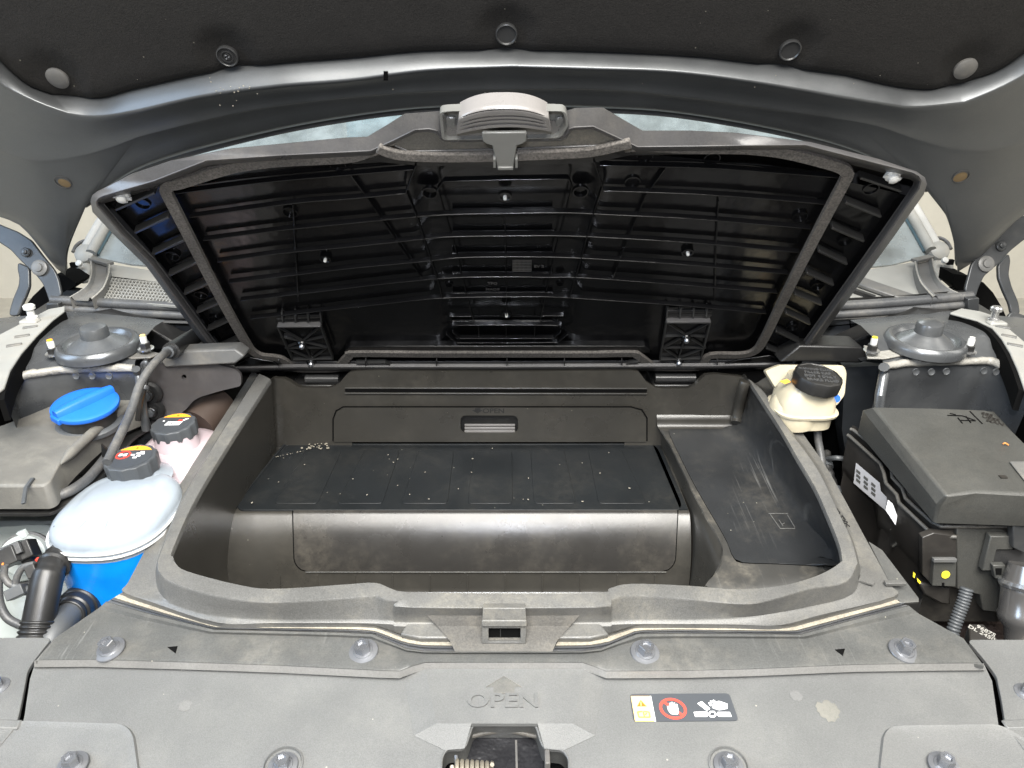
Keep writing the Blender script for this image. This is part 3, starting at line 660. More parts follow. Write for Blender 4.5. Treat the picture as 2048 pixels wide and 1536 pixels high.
# ================================================================== frunk lid
fl = thing('trunk_lid', 'open black plastic storage lid with ribbed underside, foam seal and centre latch handle', 'lid', (0, 1.10, .07))
LS = -.022                                            # shell depth below the rim line
def px(L_, k=0): return [Vector((p[0], p[1], 0)) for p in L_]
lip = [(193, 412), (192, 403), (197, 396), (205, 392), (308, 362), (413, 321), (560, 311), (700, 304), (741, 302), (785, 282), (830, 260), (858, 258), (875, 262), (885, 275), (905, 279), (1119, 277), (1130, 272), (1139, 258),
       (1148, 255), (1186, 253), (1230, 273), (1275, 294), (1380, 293), (1500, 291), (1611, 290), (1720, 318), (1826, 345), (1838, 352), (1843, 362), (1839, 378), (1780, 463), (1690, 590), (1592, 727), (1588, 731),
       (1430, 735), (1020, 737), (600, 737), (458, 740), (452, 735), (400, 665), (300, 528), (240, 468)]
out = [(185, 424), (181, 403), (184, 391), (194, 383), (262, 348), (342, 321), (460, 297), (690, 275), (735, 273), (775, 249), (810, 227), (840, 225), (880, 222), (889, 232), (905, 240), (1110, 240), (1126, 232), (1131, 222),
       (1150, 216), (1206, 215), (1245, 238), (1285, 261), (1380, 261), (1468, 265), (1621, 284), (1758, 318), (1833, 343), (1850, 355), (1854, 368), (1848, 388), (1790, 470), (1699, 596), (1599, 731), (1590, 737),
       (1430, 742), (1020, 744), (600, 744), (452, 745), (445, 739), (392, 668), (292, 532), (232, 474)]
def den2(A, n=3):
    o = []
    for i in range(len(A)):
        a, b = A[i], A[(i + 1) % len(A)]
        for k in range(n): o.append((a[0] + (b[0] - a[0]) * k / n, a[1] + (b[1] - a[1]) * k / n))
    return o
lipd, outd = den2(lip), den2(out)
def wd(p):
    """how far the inner lip is drawn in (pixels)"""
    return 11
cx, cy = 1020, 530
def inset(A, d):
    P = px(A); n = len(P); o = []
    for i in range(n):
        t = (P[(i + 1) % n] - P[i - 1]).normalized(); nn = Vector((-t.y, t.x, 0))
        if nn.dot(Vector((cx, cy, 0)) - P[i]) < 0: nn = -nn
        o.append((P[i].x + nn.x * d, P[i].y + nn.y * d))
    return o
in1 = inset(lipd, 3); in2 = inset(lipd, 9); in3 = inset(lipd, 12)
lm = M()
r_out2 = L.pts(outd, -.020); r_out = L.pts(outd, -.012); r_lo = L.pts(inset(outd, 1.0), -.009)
r_lip0 = L.pts(inset(lipd, -2), -.0015); r_lip = L.pts(lipd, 0); r1 = L.pts(in1, -.0008); r2 = L.pts(in2, -.006); r3 = L.pts(in3, -.014)
def shellz(x, y):
    # bulge of the outer skin: deepest in the middle field, shallower to the sides
    q = (x - 1010) / 520.
    return LS - .006 * max(0, 1 - abs(q) ** 3)
r4 = [L.at(a[0], a[1], LS + .006) for a in inset(lipd, 15)]
lm.loft([r_out2, r_out, r_lo, r_lip0, r_lip, r1, r2, r3, r4], closed=True)
obj('rim', lm, m_lidrim, fl, smooth=38)
# inner skin as a grid with fillets and shallow steps
gm = M(); NX, NY = 90, 44; rows = []
def rowpts(t):
    yl = 398 + (734 - 398) * t; xl = 205 + (470 - 205) * t; xr = 1830 + (1575 - 1830) * t
    return xl, xr
for j in range(NY + 1):
    t = j / NY; xl, xr = rowpts(t); row = []
    for i in range(NX + 1):
        s = i / NX; x = xl + (xr - xl) * s
        ytop = 300 + 95 * abs((x - 1015) / 815) ** 2.2 if True else 0
        y = ytop + (732 - ytop) * t
        h = LS
        q = abs(x - (1012)) ; half = 205 - 85 * t
        if q < half: h -= .010 * min(1, (half - q) / 25)
        row.append(L.at(x, y, h - .003 * math.sin(t * 3.1)))
    rows.append(row)
gm.loft(rows); obj('skin', gm, m_lid, fl, smooth=60)
ob = M(); P = L.pts(inset(outd, 6), -.055); ob.add(P, [tuple(range(len(P)))]); ob.loft([L.pts(outd, -.020), P], closed=True); obj('outer_skin', ob, m_lidrim, fl)
# ribs
def rib(pts, h=-.013, w=.0018, depth=.008, name='rib', k=5, m=m_lid):
    P = cat(px(pts), k) if len(pts) > 2 else [px(pts)[0].lerp(px(pts)[1], i / 6) for i in range(7)]
    q = M().strip([L.at(p.x, p.y, h) for p in P], w, depth, L.n); return obj(name, q, m, fl, smooth=30, bev=.0007)
RIBS = [[(345, 389), (520, 367), (700, 351), (827, 340)], [(378, 436), (586, 408), (700, 399), (812, 388)],
        [(406, 482), (560, 462), (700, 448), (800, 438), (890, 431), (1010, 428), (1132, 427), (1220, 431), (1400, 440), (1623, 459)],
        [(434, 525), (560, 508), (700, 495), (852, 479), (903, 475), (1010, 473), (1119, 473), (1220, 477), (1400, 488), (1599, 506)],
        [(457, 567), (600, 550), (700, 538), (840, 525), (916, 517), (1010, 515), (1119, 516), (1220, 521), (1400, 533), (1576, 549)],
        [(480, 603), (650, 583), (750, 571), (849, 561), (925, 556), (1020, 555), (1100, 556), (1167, 557), (1350, 570), (1555, 587)],
        [(500, 639), (650, 622), (750, 611), (849, 600), (930, 596), (1020, 595), (1099, 595), (1199, 601), (1370, 613), (1533, 628)],
        [(1200, 332), (1403, 337), (1550, 347), (1684, 357)], [(1207, 383), (1393, 390), (1530, 399), (1654, 410)],
        [(888, 364), (1010, 361), (1137, 359)], [(898, 634), (920, 634), (943, 634)], [(1084, 633), (1105, 633), (1128, 633)], [(904, 652), (1010, 651), (1124, 652)],
        [(892, 670), (914, 687), (1020, 687), (1115, 686), (1135, 670)], [(905, 665), (920, 678), (1010, 678), (1107, 678), (1122, 665)]]
for i, r_ in enumerate(RIBS): rib(r_, k=1 if i > 12 else 5)
for r_ in RIBS[2:7] + [RIBS[12]]:                       # rolled fillets behind the centre ribs, catch the light
    xs = [p for p in r_ if 870 < p[0] < 1160]
    q = M().tube([L.at(x, xs[0][1] - 9 + (xs[-1][1] - xs[0][1]) * (x - 905) / 215 + 0, -.030) for x in range(905, 1125, 20)], .0042, 10); obj('fillet', q, m_lid, fl)
for a, b in ((240, 0), (0, 0)): pass
for r_ in RIBS[:9]:
    lo_ = [L.at(p.x, p.y - 7, -.036) for p in cat(px(r_), 5) if not 860 < p.x < 1170]
    for part in (([v for v in lo_ if v.x < 0]), ([v for v in lo_ if v.x > 0])):
        if len(part) > 2: obj('fillet', M().tube(part, .004, 8), m_lid, fl)
V = [[(875, 380), (890, 431), (904, 475), (916, 517), (925, 557), (935, 597), (948, 646)], [(888, 364), (875, 380)], [(1137, 359), (1144, 375), (1132, 427), (1119, 473), (1108, 515), (1099, 556), (1090, 595), (1080, 646)],
     [(832, 333), (812, 385), (834, 436), (848, 479), (862, 522), (875, 560), (885, 600)], [(1188, 325), (1205, 375), (1187, 430), (1173, 478), (1162, 520), (1150, 558), (1139, 598)],
     [(1010, 429), (1010, 473), (1011, 516), (1012, 558), (1013, 596), (1013, 632)], [(957, 652), (958, 700)], [(1012, 652), (1013, 690)], [(1070, 652), (1068, 700)],
     [(586, 410), (590, 500), (594, 560), (596, 605)], [(1437, 403), (1432, 500), (1430, 605)], [(700, 350), (735, 398), (790, 480), (845, 560)], [(1330, 340), (1290, 395), (1260, 470), (1225, 560)]]
for i, v in enumerate(V): rib(v, h=-.016 if i not in (3, 4) else -.012, w=.0016, depth=.007, k=1, name='cross_rib', m=m_lid)
S_ = [((231, 421), (309, 387)), ((269, 467), (337, 436)), ((304, 511), (368, 482)), ((337, 553), (396, 525)), ((368, 590), (420, 567)), ((393, 627), (444, 605)), ((415, 663), (466, 639)), ((441, 697), (485, 677)), ((466, 727), (506, 709)),
      ((1721, 357), (1803, 384)), ((1691, 406), (1762, 435)), ((1664, 457), (1728, 484)), ((1637, 503), (1694, 530)), ((1613, 547), (1667, 572)), ((1589, 589), (1643, 611)), ((1571, 627), (1620, 650)), ((1552, 664), (1599, 687)), ((1533, 698), (1583, 718))]
for a, b in S_: rib([a, b], h=-.009, w=.0034, depth=.012, name='side_rib', m=m_lidlit)  # side ribs lightened for the highlight along their crests
# ejector marks and screws
for x, y in ((675, 330), (580, 425), (1290, 312), (1424, 318), (860, 386), (1161, 384), (1265, 365), (1600, 434), (1690, 483), (1742, 378), (1635, 573), (1585, 655), (240, 410), (285, 408), (345, 512), (402, 590), (430, 640), (898, 570), (1120, 568)):
    o = L.at(x, y, LS + .001); r_ = .0095 if x not in (898, 1120) else .006
    obj('moulding_ring', M().lathe([(r_, -.004), (r_, .0006), (r_ - .0012, .0006), (r_ - .0012, -.004)], o, L.n, 24), m_lid, fl)
for x, y in ((1010, 391), (1013, 627), (651, 516), (1375, 503)):
    o = L.at(x, y, LS); q = M().lathe([(.008, -.002), (.008, .003), (.006, .003), (.005, .001)], o, L.n, 20); s_ = obj('screw_seat', q, m_lid, fl)
    q = M().lathe([(.0022, 0), (.0022, .006), (.0012, .007)], o, L.n, 12); obj('screw_tip', q, m_white, s_)
gr = M()
for i in range(15): gr.strip(L.pts([(1026 + 2.6 * i, 521), (1026 + 2.6 * i, 543)], LS + .0005), .0005, .0006, L.n)
for j in range(8): gr.strip(L.pts([(1025, 521 + 3.1 * j), (1063, 521 + 3.1 * j)], LS + .0008), .0005, .0006, L.n)
obj('date_grid', gr, m_clipg, fl, kind='stuff')
LR = frame(L.n, (1, 0, 0))
for t_, x, y in (('TPO', 985, 567), ('MADE', 985, 579), ('EV 2', 1078, 533)):
    text('lettering', t_, m_clipg, fl, L.at(x, y, -.033), LR, .0075, .0002)
# foam seal
def foam(A, w, h=-.007, name='foam_seal', k=5, dep=.006):
    P = cat(px(A), k); return obj(name, M().strip([L.at(p.x, p.y, h) for p in P], w, dep, L.n), m_foam, fl, smooth=60, bev=.0015)
foam([(764, 297), (735, 306), (690, 318), (561, 325), (485, 334), (434, 346), (358, 370), (338, 374), (331, 384), (340, 404), (372, 466), (418, 556), (460, 634), (492, 689), (504, 705), (522, 715), (548, 718), (564, 722), (586, 737), (600, 741), (663, 741), (678, 735), (697, 715), (712, 710), (850, 711), (1020, 711), (1120, 711), (1198, 711)], .0135, k=4)
foam([(1196, 711), (1262, 710), (1276, 714), (1304, 734), (1322, 738), (1392, 738), (1406, 730), (1422, 714), (1480, 713), (1510, 705), (1528, 682), (1560, 617), (1600, 537), (1650, 441), (1692, 362), (1694, 348), (1682, 338), (1650, 328), (1572, 309), (1490, 300), (1380, 299), (1290, 294), (1250, 296)], .0135, h=-.0065, k=4)
foam([(755, 300), (785, 311), (825, 316), (900, 318), (1000, 316), (1150, 310), (1195, 305), (1235, 296), (1262, 290)], .0125, h=.003, k=4)
fb = M().strip([L.at(x, y, -.016) for x, y in ((700, 318), (760, 314), (850, 322), (1180, 316), (1260, 300), (1400, 298))], .016, .004, L.n); obj('foam_backing', fb, m_lid, fl)
# latch plate, tray, handle and tongue
q = M().prism(L.pts([(745, 300), (833, 259), (862, 257), (880, 270), (1135, 266), (1150, 255), (1186, 253), (1265, 290), (1203, 292), (1100, 297), (817, 304), (790, 292)], -.003), L.n * -.003); obj('latch_plate', q, m_dirt, fl, bev=.0008)
q = M().tube(L.pts([(790, 291), (817, 303), (1000, 299), (1203, 291), (1216, 287)], -.002), .0012, 6); obj('plate_bead', q, m_lidrim, fl)
ty = rnd(L.pts([(878, 225), (884, 281), (1121, 277), (1138, 250), (1131, 222), (1100, 222), (900, 222)], .002), .006, 4)
c = sum(ty, Vector()) / len(ty); ti = [p.lerp(c, .10) - L.n * .012 for p in ty]
q = M().loft([[p - L.n * .010 for p in ty], ty, [p.lerp(c, .04) for p in ty], ti], closed=True); q.add(ti, [tuple(range(len(ti)))]); obj('latch_tray', q, m_tongue, fl, smooth=50)
for a, b in ((884, 912), (1106, 1128)):
    q = M().prism(L.pts([(a + 5, 236), (b, 236), (b, 262), (a + 5, 266)], -.006), L.n * -.004); obj('tray_step', q, m_tongue, fl, bev=.002)
hr = []
for j in range(37):
    t = j / 36; row = []
    for i in range(25):
        s = i / 24; x = 915 + (-2 + 190 * s) + (6 * (1 - t) if s < .5 else -8 * (1 - t)) * abs(2 * s - 1)
        yt = 224 - 20 * (1 - abs(2 * s - 1) ** 2.6); yb_ = 269 - 12 * (1 - abs(2 * s - 1) ** 2) - 5 * s
        y = yt + (yb_ - yt) * t
        h = .013 * math.sin(min(1, t * 2.2 + .12) * 1.5708) + .004 - .004 * abs(2 * s - 1) ** 4 - .006 * t
        g_ = 0
        for gc in (.30, .56, .70, .84):
            if abs(t - gc) < .022: g_ = .0022
        if s < .06 or s > .94: g_ = 0
        row.append(L.at(x, y, h - g_))
    hr.append(row)
hr2 = [hr[0]]
for a, b in zip(hr, hr[1:]): hr2 += [[p.lerp(q_, .5) for p, q_ in zip(a, b)], b]
m_ = M().loft(hr)
ring = hr[0] + [r[-1] for r in hr[1:]] + hr[-1][::-1][1:] + [r[0] for r in hr[::-1]][1:-1]
m_.loft([ring, [p - L.n * .014 for p in ring]], closed=True)
ho = obj('handle', m_, m_handle, fl, smooth=45)
tg = L.pts([(964, 266), (1053, 265), (1053, 283), (1046, 288), (1034, 292), (1028, 330), (1027, 337), (995, 338), (993, 330), (984, 292), (972, 288), (965, 283)], .0145)
to = obj('striker_tongue', M().prism(tg, L.n * -.004), m_tongue, fl, bev=.0012)
q = M().box(L.at(1011, 334, .014), .0085, .002, .003, LR); obj('tongue_hook', q, m_tongue, to, bev=.0008)
for sx_ in (989, 1033): q = M().box(L.at(sx_, 322, .014), .0012, .006, .004, LR); obj('tongue_flange', q, m_tongue, to)
# hinge brackets
for s_, PP, sc_, kn in ((1, [(555, 655), (641, 654), (666, 719), (585, 721)], ((605, 684), (623, 720)), (563, 630, 640)), (-1, [(1333, 646), (1421, 646), (1402, 719), (1320, 721)], ((1372, 672), (1357, 718)), (1336, 620, 1415))):
    q = M().prism(L.pts(PP, -.012), L.n * -.020); hb_ = obj('hinge_bracket', q, m_lid, fl, bev=.001)
    fr_ = M(); ring = PP + [PP[0]]
    for a, b in zip(ring, ring[1:]): fr_.strip(L.pts([a, b], -.006), .0025, .006, L.n)
    (x0, y0), (x1, y1) = sc_
    for a, b in ((PP[0], sc_[0]), (PP[1], sc_[0]), (sc_[0], sc_[1]), (((PP[0][0] + PP[3][0]) / 2, 697), ((PP[1][0] + PP[2][0]) / 2, 697)), (((PP[0][0] + PP[3][0]) / 2, 697), sc_[0]), (((PP[1][0] + PP[2][0]) / 2, 697), sc_[0]),
                 (((PP[0][0] + PP[3][0]) / 2, 697), sc_[1]), (((PP[1][0] + PP[2][0]) / 2, 697), sc_[1]), ((PP[0][0] + 6 * s_, 675), sc_[0]), ((PP[1][0] + 8 * s_, 675), sc_[0])):
        fr_.strip(L.pts([a, b], -.0075), .0016, .005, L.n)
    obj('bracket_web', fr_, m_lidlit, hb_)
    tb = M().strip(L.pts([PP[0], PP[1]], -.0045), .004, .009, L.n); obj('bracket_top_edge', tb, m_lidrim, hb_, bev=.0006)
    for p in sc_:
        o = L.at(p[0], p[1], -.012); q = M().lathe([(.0088, 0), (.0088, .004), (.0066, .0075), (.0055, .0078), (.0052, .005)], o, L.n, 24); obj('screw_boss', q, m_lid, hb_)
        q = M().lathe([(.0042, 0), (.0042, .0105), (.0032, .0120), (.0018, .0120), (.0015, .010)], o, L.n, 16); obj('screw', q, m_steel, hb_)
    for k in range(4):
        x = kn[0] + (kn[2] - kn[0]) * k / 3; y = kn[1] + 4
        q = M().strip([L.at(x, y - 8, -.016), L.at(x + 2 * s_, y + 6, -.010), L.at(x + 3 * s_, y + 20, -.012)], .0022, .016, L.n); obj('bracket_finger', q, m_lidlit, hb_)
    q = M().tube([L.at(kn[0] - 6, kn[1] + 2, -.022), L.at(kn[2] + 6, kn[1] + 1, -.022)], .010, 14); obj('bracket_barrel', q, m_lid, hb_)
    # hinge arm reaching down to the tub seat
    cx_ = (PP[2][0] + PP[3][0]) / 2 + 14 * s_
    q = M().prism(L.pts([(cx_ - 40, 724), (cx_ + 40, 724), (cx_ + 36, 768), (cx_ - 36, 768)], -.022), L.n * -.012); obj('hinge_arm', q, m_clip, fl, bev=.002)
# lower ledge bars, bottom line with ticks, corner flaps
for P in ([(690, 700), (700, 693), (1290, 693), (1300, 700)],):
    q = M().prism(L.pts(P + [(1300, 706), (690, 706)], -.012), L.n * -.012); obj('lower_bar', q, m_lid, fl, bev=.001)
q = M().strip([L.at(x, y, -.003) for x, y in ((712, 728), (770, 727), (783, 733), (1020, 732), (1248, 732), (1262, 727), (1278, 725))], .0012, .008, L.n); obj('lower_rib', q, m_lidlit, fl)
for x in (731, 873, 1014, 1129, 1244, 557, 1435): q = M().strip(L.pts([(x, 722), (x, 741)], -.002), .0014, .006, L.n); obj('lower_tick', q, m_lidlit, fl)
for P in ([(452, 742), (500, 716), (546, 724), (560, 732), (572, 755), (540, 748), (500, 738)], [(1592, 731), (1540, 712), (1480, 720), (1432, 732), (1412, 745), (1440, 746), (1490, 742)]):
    q = M().prism(L.pts(P, -.004), L.n * -.003); obj('corner_flap', q, m_lid, fl, smooth=30, bev=.001)
for x, y in ((246, 388), (1784, 348)):
    o = L.at(x, y, -.012); q = M().lathe([(.0085, 0), (.0085, .004), (.0060, .006), (.0055, .010), (.002, .0115)], o, L.n, 14); s_ = obj('bumper_clip', q, m_white, fl)
    q = M().strip([o + L.n * .006 + LR @ Vector((-.011, .002, 0)), o + L.n * .006 + LR @ Vector((.010, -.003, 0))], .004, .002, L.n); obj('clip_wing', q, m_white, s_)
    q = M().strip([o + L.n * .006 + LR @ Vector((.001, -.009, 0)), o + L.n * .006 + LR @ Vector((-.001, .008, 0))], .004, .0024, L.n); obj('clip_wing', q, m_white, s_)
# ================================================================== hood
hd = thing('hood', 'raised grey metallic hood seen from below, with black felt insulation', 'hood', (0, 1.26, .185))
A = [(-260, -60), (-60, 60), (0, 121), (51, 167), (103, 190), (154, 195), (205, 195), (256, 181), (410, 147), (560, 127), (700, 116), (851, 102), (1022, 100), (1193, 104), (1380, 113), (1519, 128), (1690, 150), (1792, 173), (1861, 179), (1929, 169), (1997, 140), (2048, 106), (2120, 50), (2300, -60)]
B = [(-260, 0), (-60, 110), (0, 167), (68, 202), (137, 227), (175, 233), (215, 231), (273, 222), (410, 191), (560, 171), (700, 160), (851, 140), (1022, 132), (1193, 137), (1348, 143), (1519, 165), (1690, 195), (1780, 209), (1826, 214), (1929, 205), (1990, 180), (2048, 150), (2120, 100), (2300, 10)]
C = [(-260, 200), (-80, 260), (0, 300), (68, 320), (130, 315), (180, 305), (225, 292), (280, 272), (400, 242), (540, 213), (700, 194), (851, 183), (1022, 178), (1193, 178), (1348, 191), (1553, 219), (1700, 240), (1758, 252), (1826, 275), (1900, 295), (1965, 300), (2030, 290), (2120, 250), (2300, 190)]
Dd = [(-260, 330), (-100, 400), (0, 434), (36, 448), (66, 478), (108, 532), (131, 551), (134, 498), (171, 407), (290, 333), (513, 270), (700, 234), (860, 216), (1022, 213), (1180, 216), (1349, 226), (1560, 262), (1720, 306), (1854, 376), (1905, 450), (1915, 544), (1960, 515), (2000, 474), (2048, 430), (2130, 395), (2300, 330)]
def dn(A_, n=160): return dense([Vector((p[0], p[1], 0)) for p in cat(px(A_), 5)], n)
# landmark-matched resampling so that corners line up
def dnm(A_, marks, counts):
    P = px(A_); o = []
    for (a, b), n in zip(zip(marks, marks[1:]), counts):
        segp = cat(P[a:b + 1], 5); r_ = dense(segp, n + 1); o += r_[:-1]
    return o + [P[marks[-1]]]
cnt = [20, 26, 50, 50, 26, 20]
Ad = dnm(A, [0, 4, 7, 12, 16, 19, 23], cnt); Bd = dnm(B, [0, 4, 7, 12, 16, 19, 23], cnt); Cd = dnm(C, [0, 4, 7, 12, 16, 19, 23], cnt)
Dq = dnm(Dd, [0, 6, 8, 13, 18, 20, 25], cnt)
def crown(x): return -.018 * ((x - 1024) / 1024.) ** 2 * 0
def hrow(P, Q, t, h): return [H.at(a.x * (1 - t) + b.x * t, a.y * (1 - t) + b.y * t, h) for a, b in zip(P, Q)]
hm = M()
hm.loft([hrow(Ad, Bd, -.30, .000), hrow(Ad, Bd, 0, .0085), hrow(Ad, Bd, .05, .0105), hrow(Ad, Bd, .45, .0218), hrow(Ad, Bd, .90, .0346), hrow(Ad, Bd, .98, .0360), hrow(Ad, Bd, 1.08, .0363), hrow(Bd, Cd, .15, .034), hrow(Bd, Cd, .5, .029), hrow(Bd, Cd, .92, .026), hrow(Bd, Cd, .99, .0268),
         hrow(Cd, Dq, .02, .0262), hrow(Cd, Dq, .06, .024), hrow(Cd, Dq, .45, .022), hrow(Cd, Dq, .8, .020), hrow(Cd, Dq, .90, .019), hrow(Cd, Dq, .955, .014), hrow(Cd, Dq, .985, .006), hrow(Cd, Dq, 1.0, -.004)])
obj('inner_panel', hm, m_paint, hd, smooth=70)
hem = M().strip([H.at(p.x, p.y + 1.5, -.004) for p in Dq[22:-22]], .003, .006, H.n); obj('hem_flange', hem, m_paint, hd)
sg = M(); SD = Dq[46:-46]; s0 = [H.at(p.x, p.y + 4, -.010) for p in SD]; sg.tube(s0, .0038, 8); obj('rear_seal', sg, m_rubber, hd)
# insulation: a quilted pad
im = M(); rows = []
for t, h in ((0, .003), (.004, .010), (.03, .013), (.08, .014)):
    rows.append([H.at(a.x, a.y - t * 420, h + .003) for a in Ad])
Nn = 26
for j in range(1, Nn):
    t = j / Nn
    rows.append([H.at(a.x + (1024 - a.x) * .0, (a.y - 34) * (1 - t) + -330 * t, .017 + .004 * math.sin(t * 3)) for a in Ad])
CL = [(115, 157, 1), (455, 112, 0), (1013, 68, 0), (1580, 100, 0), (1931, 138, 1)]
def dimple(p, hb):
    for (cx_, cy_, g_) in CL:
        pass
    return p
for row in rows:
    for i, v in enumerate(row):
        for (cx_, cy_, g_) in CL:
            c_ = H.at(cx_, cy_, .016); d = (v - c_); d -= H.n * d.dot(H.n); dd = d.length
            if dd < .040: row[i] = v = v - H.n * .008 * (1 - (dd / .040) ** 2) ** 1.0
im.loft(rows); obj('insulation_pad', im, m_felt, hd, smooth=60)
for cx_, cy_, g_ in CL:
    o = H.at(cx_, cy_, .0125); q = M().lathe([(.0145, -.004), (.0145, .001), (.0125, .0026), (.006, .0036), (.0, .0038)] if g_ else [(.0140, -.004), (.0140, .0022), (.0125, .0030), (.0115, .0012), (.0, .0008)], o, H.n, 30)
    s_ = obj('push_clip', q, m_clipg if g_ else m_clip, hd, smooth=40)
    if cx_ == 455:
        for r_ in (.008, .0045): obj('clip_ring', M().lathe([(r_, 0), (r_, .0028), (r_ - .0014, .0028), (r_ - .0014, 0)], o, H.n, 22), m_clip, s_)
        for a in range(3): obj('clip_stud', M().lathe([(.0012, 0), (.0012, .0035), (.0004, .004)], o + frame(H.n) @ Vector((.0025 * math.cos(a * 2.1), .0025 * math.sin(a * 2.1), 0)), H.n, 8), m_steel, s_)
for x, y in ((126, 364), (1922, 353)):
    # drain hole with plug, sits on the panel surface
    o = H.at(x, y, .0235); q = M().lathe([(.0125, -.004), (.0125, .0006), (.0112, .001), (.0108, -.003)], o, H.n, 26); s_ = obj('hole_rim', q, m_clip, hd)
    q = M().lathe([(.0108, -.002), (.0108, -.0005), (.003, .0002), (.0, .0002)], o, H.n, 22); obj('plug', q, m_plug, s_)
# outer skin of the hood above
q = M(); q.loft([[H.at(a.x, a.y, -.030) for a in Dq], [H.at(a.x * .98, a.y - 300, -.045) for a in Ad], [H.at(-260 + 2560 * i / (len(Ad) - 1), -760, -.02) for i in range(len(Ad))]]); obj('outer_skin', q, m_paint, hd)
rows2 = [[H.at(p.x, p.y, -.004) for p in Dq], [H.at(p.x, p.y, -.030) for p in Dq]]; obj('edge_skin', M().loft(rows2), m_paint, hd)
# grease spots
gs = M(); rr = random.Random(5)
for i in range(16):
    x, y = rr.gauss(450, 24), rr.gauss(180, 14); s = rr.uniform(.0003, .0007)
    gs.box(H.at(x, y, .0365), s * 1.4, s, .0003, frame(H.n))
for i in range(9): s = rr.uniform(.0003, .0005); gs.box(H.at(rr.uniform(200, 1800), rr.uniform(150, 200), .0366), s, s, .0002, frame(H.n))
tag(obj('spatter', gs, m_dust, kind='stuff'), 'pale dried spatter on the underside of the grey hood', 'spatter')
q = M().prism(H.pts([(767, 143), (776, 143), (776, 161), (767, 161)], .0368), H.n * -.001); obj('paint_mark', q, m_void, hd)
# ================================================================== engine bay surroundings
m_cream = mat('cream_reservoir_plastic', (.50, .45, .33), .38, sss=.25, var=.06)
m_tank = mat('translucent_tank_plastic', (.38, .43, .48), .2, var=.10, alpha=.72)
m_tankp = mat('pinkish_tank_plastic', (.46, .38, .40), .3, var=.08, sss=.2)
m_cool = mat('blue_coolant', (.003, .20, .66), .18, var=.25)
m_pink = mat('pink_coolant', (.90, .22, .30), .3)
m_glass = mat('windshield_glass', (.20, .235, .25), .06, alpha=.62, var=.45)
m_lamp = mat('white_lamp_housing', (.32, .35, .34), .35, grain=.1)
m_cowl = mat('cowl_plastic', (.10, .10, .098), .4, grain=.3, dust=.4)
m_cowll = mat('dusty_cowl_plastic', (.25, .25, .235), .45, grain=.2, dust=.4)
m_hinge = mat('hinge_paint', (.058, .061, .064), .38, metal=.5, grain=.1, dust=.1)
m_box = mat('fuse_box_plastic', (.048, .048, .044), .44, grain=.5, gscale=900, dust=.05, cg=.12)
m_boxd = mat('fuse_box_base_plastic', (.022, .020, .018), .40, grain=.15, dust=.08)
m_air = mat('dusty_housing_plastic', (.12, .116, .105), .48, grain=.5, gscale=800, dust=.7, dscale=30, dcol=(.20, .19, .16))
m_label = mat('grey_label', (.26, .26, .27), .5)
m_brownw = mat('brown_liner', (.060, .042, .036), .9, grain=.8, wave=.7, wscale=40, var=.4)
m_chrome = mat('aluminium_pipe', (.62, .62, .62), .22, metal=.9, var=.05)
m_copper = mat('orange_wire', (.8, .25, .05), .4)
# bay shell
q = M()
q.add([(-.80, .30, -.34), (.80, .30, -.34), (.80, 1.30, -.34), (-.80, 1.30, -.34)], [(0, 1, 2, 3)])
q.box((0, 1.285, -.10), .80, .012, .235); q.box((-.80, .80, -.12), .008, .48, .22); q.box((.80, .80, -.12), .008, .48, .22)
tag(obj('bay_liner', q, m_void), 'black engine bay liner surrounding the tub and tanks', 'liner')
def spin_h(o, n, R_, name, m, par): return obj(name, M().lathe(R_, o, n, 30), m, par)
def hexnut(par, o, n, r, h, tip=None, tipm=None):
    fr = frame(n); hx = lambda r_, z: [Vector(o) + fr @ Vector((r_ * math.cos(k * math.pi / 3), r_ * math.sin(k * math.pi / 3), z)) for k in range(6)]
    q = M().lathe([(r * 1.5, 0), (r * 1.5, .0015), (r * 1.1, .002)], o, n, 20); fl_ = obj('nut_flange', q, m_chrome, par)
    q = M().loft([hx(r, .001), hx(r, h), hx(r * .85, h + .001)], closed=True, cap=True); nu = obj('nut', q, m_black, par, smooth=20)
    if tip:
        obj('stud', M().lathe([(r * .62, h * .5), (r * .62, h + tip), (r * .45, h + tip + .002)], o, n, 14), m_white, nu)
        obj('stud_mark', M().lathe([(r * .5, 0), (r * .5, .0018)], Vector(o) + Vector(n) * (h + tip + .0012), n, 12), tipm or m_white, nu)
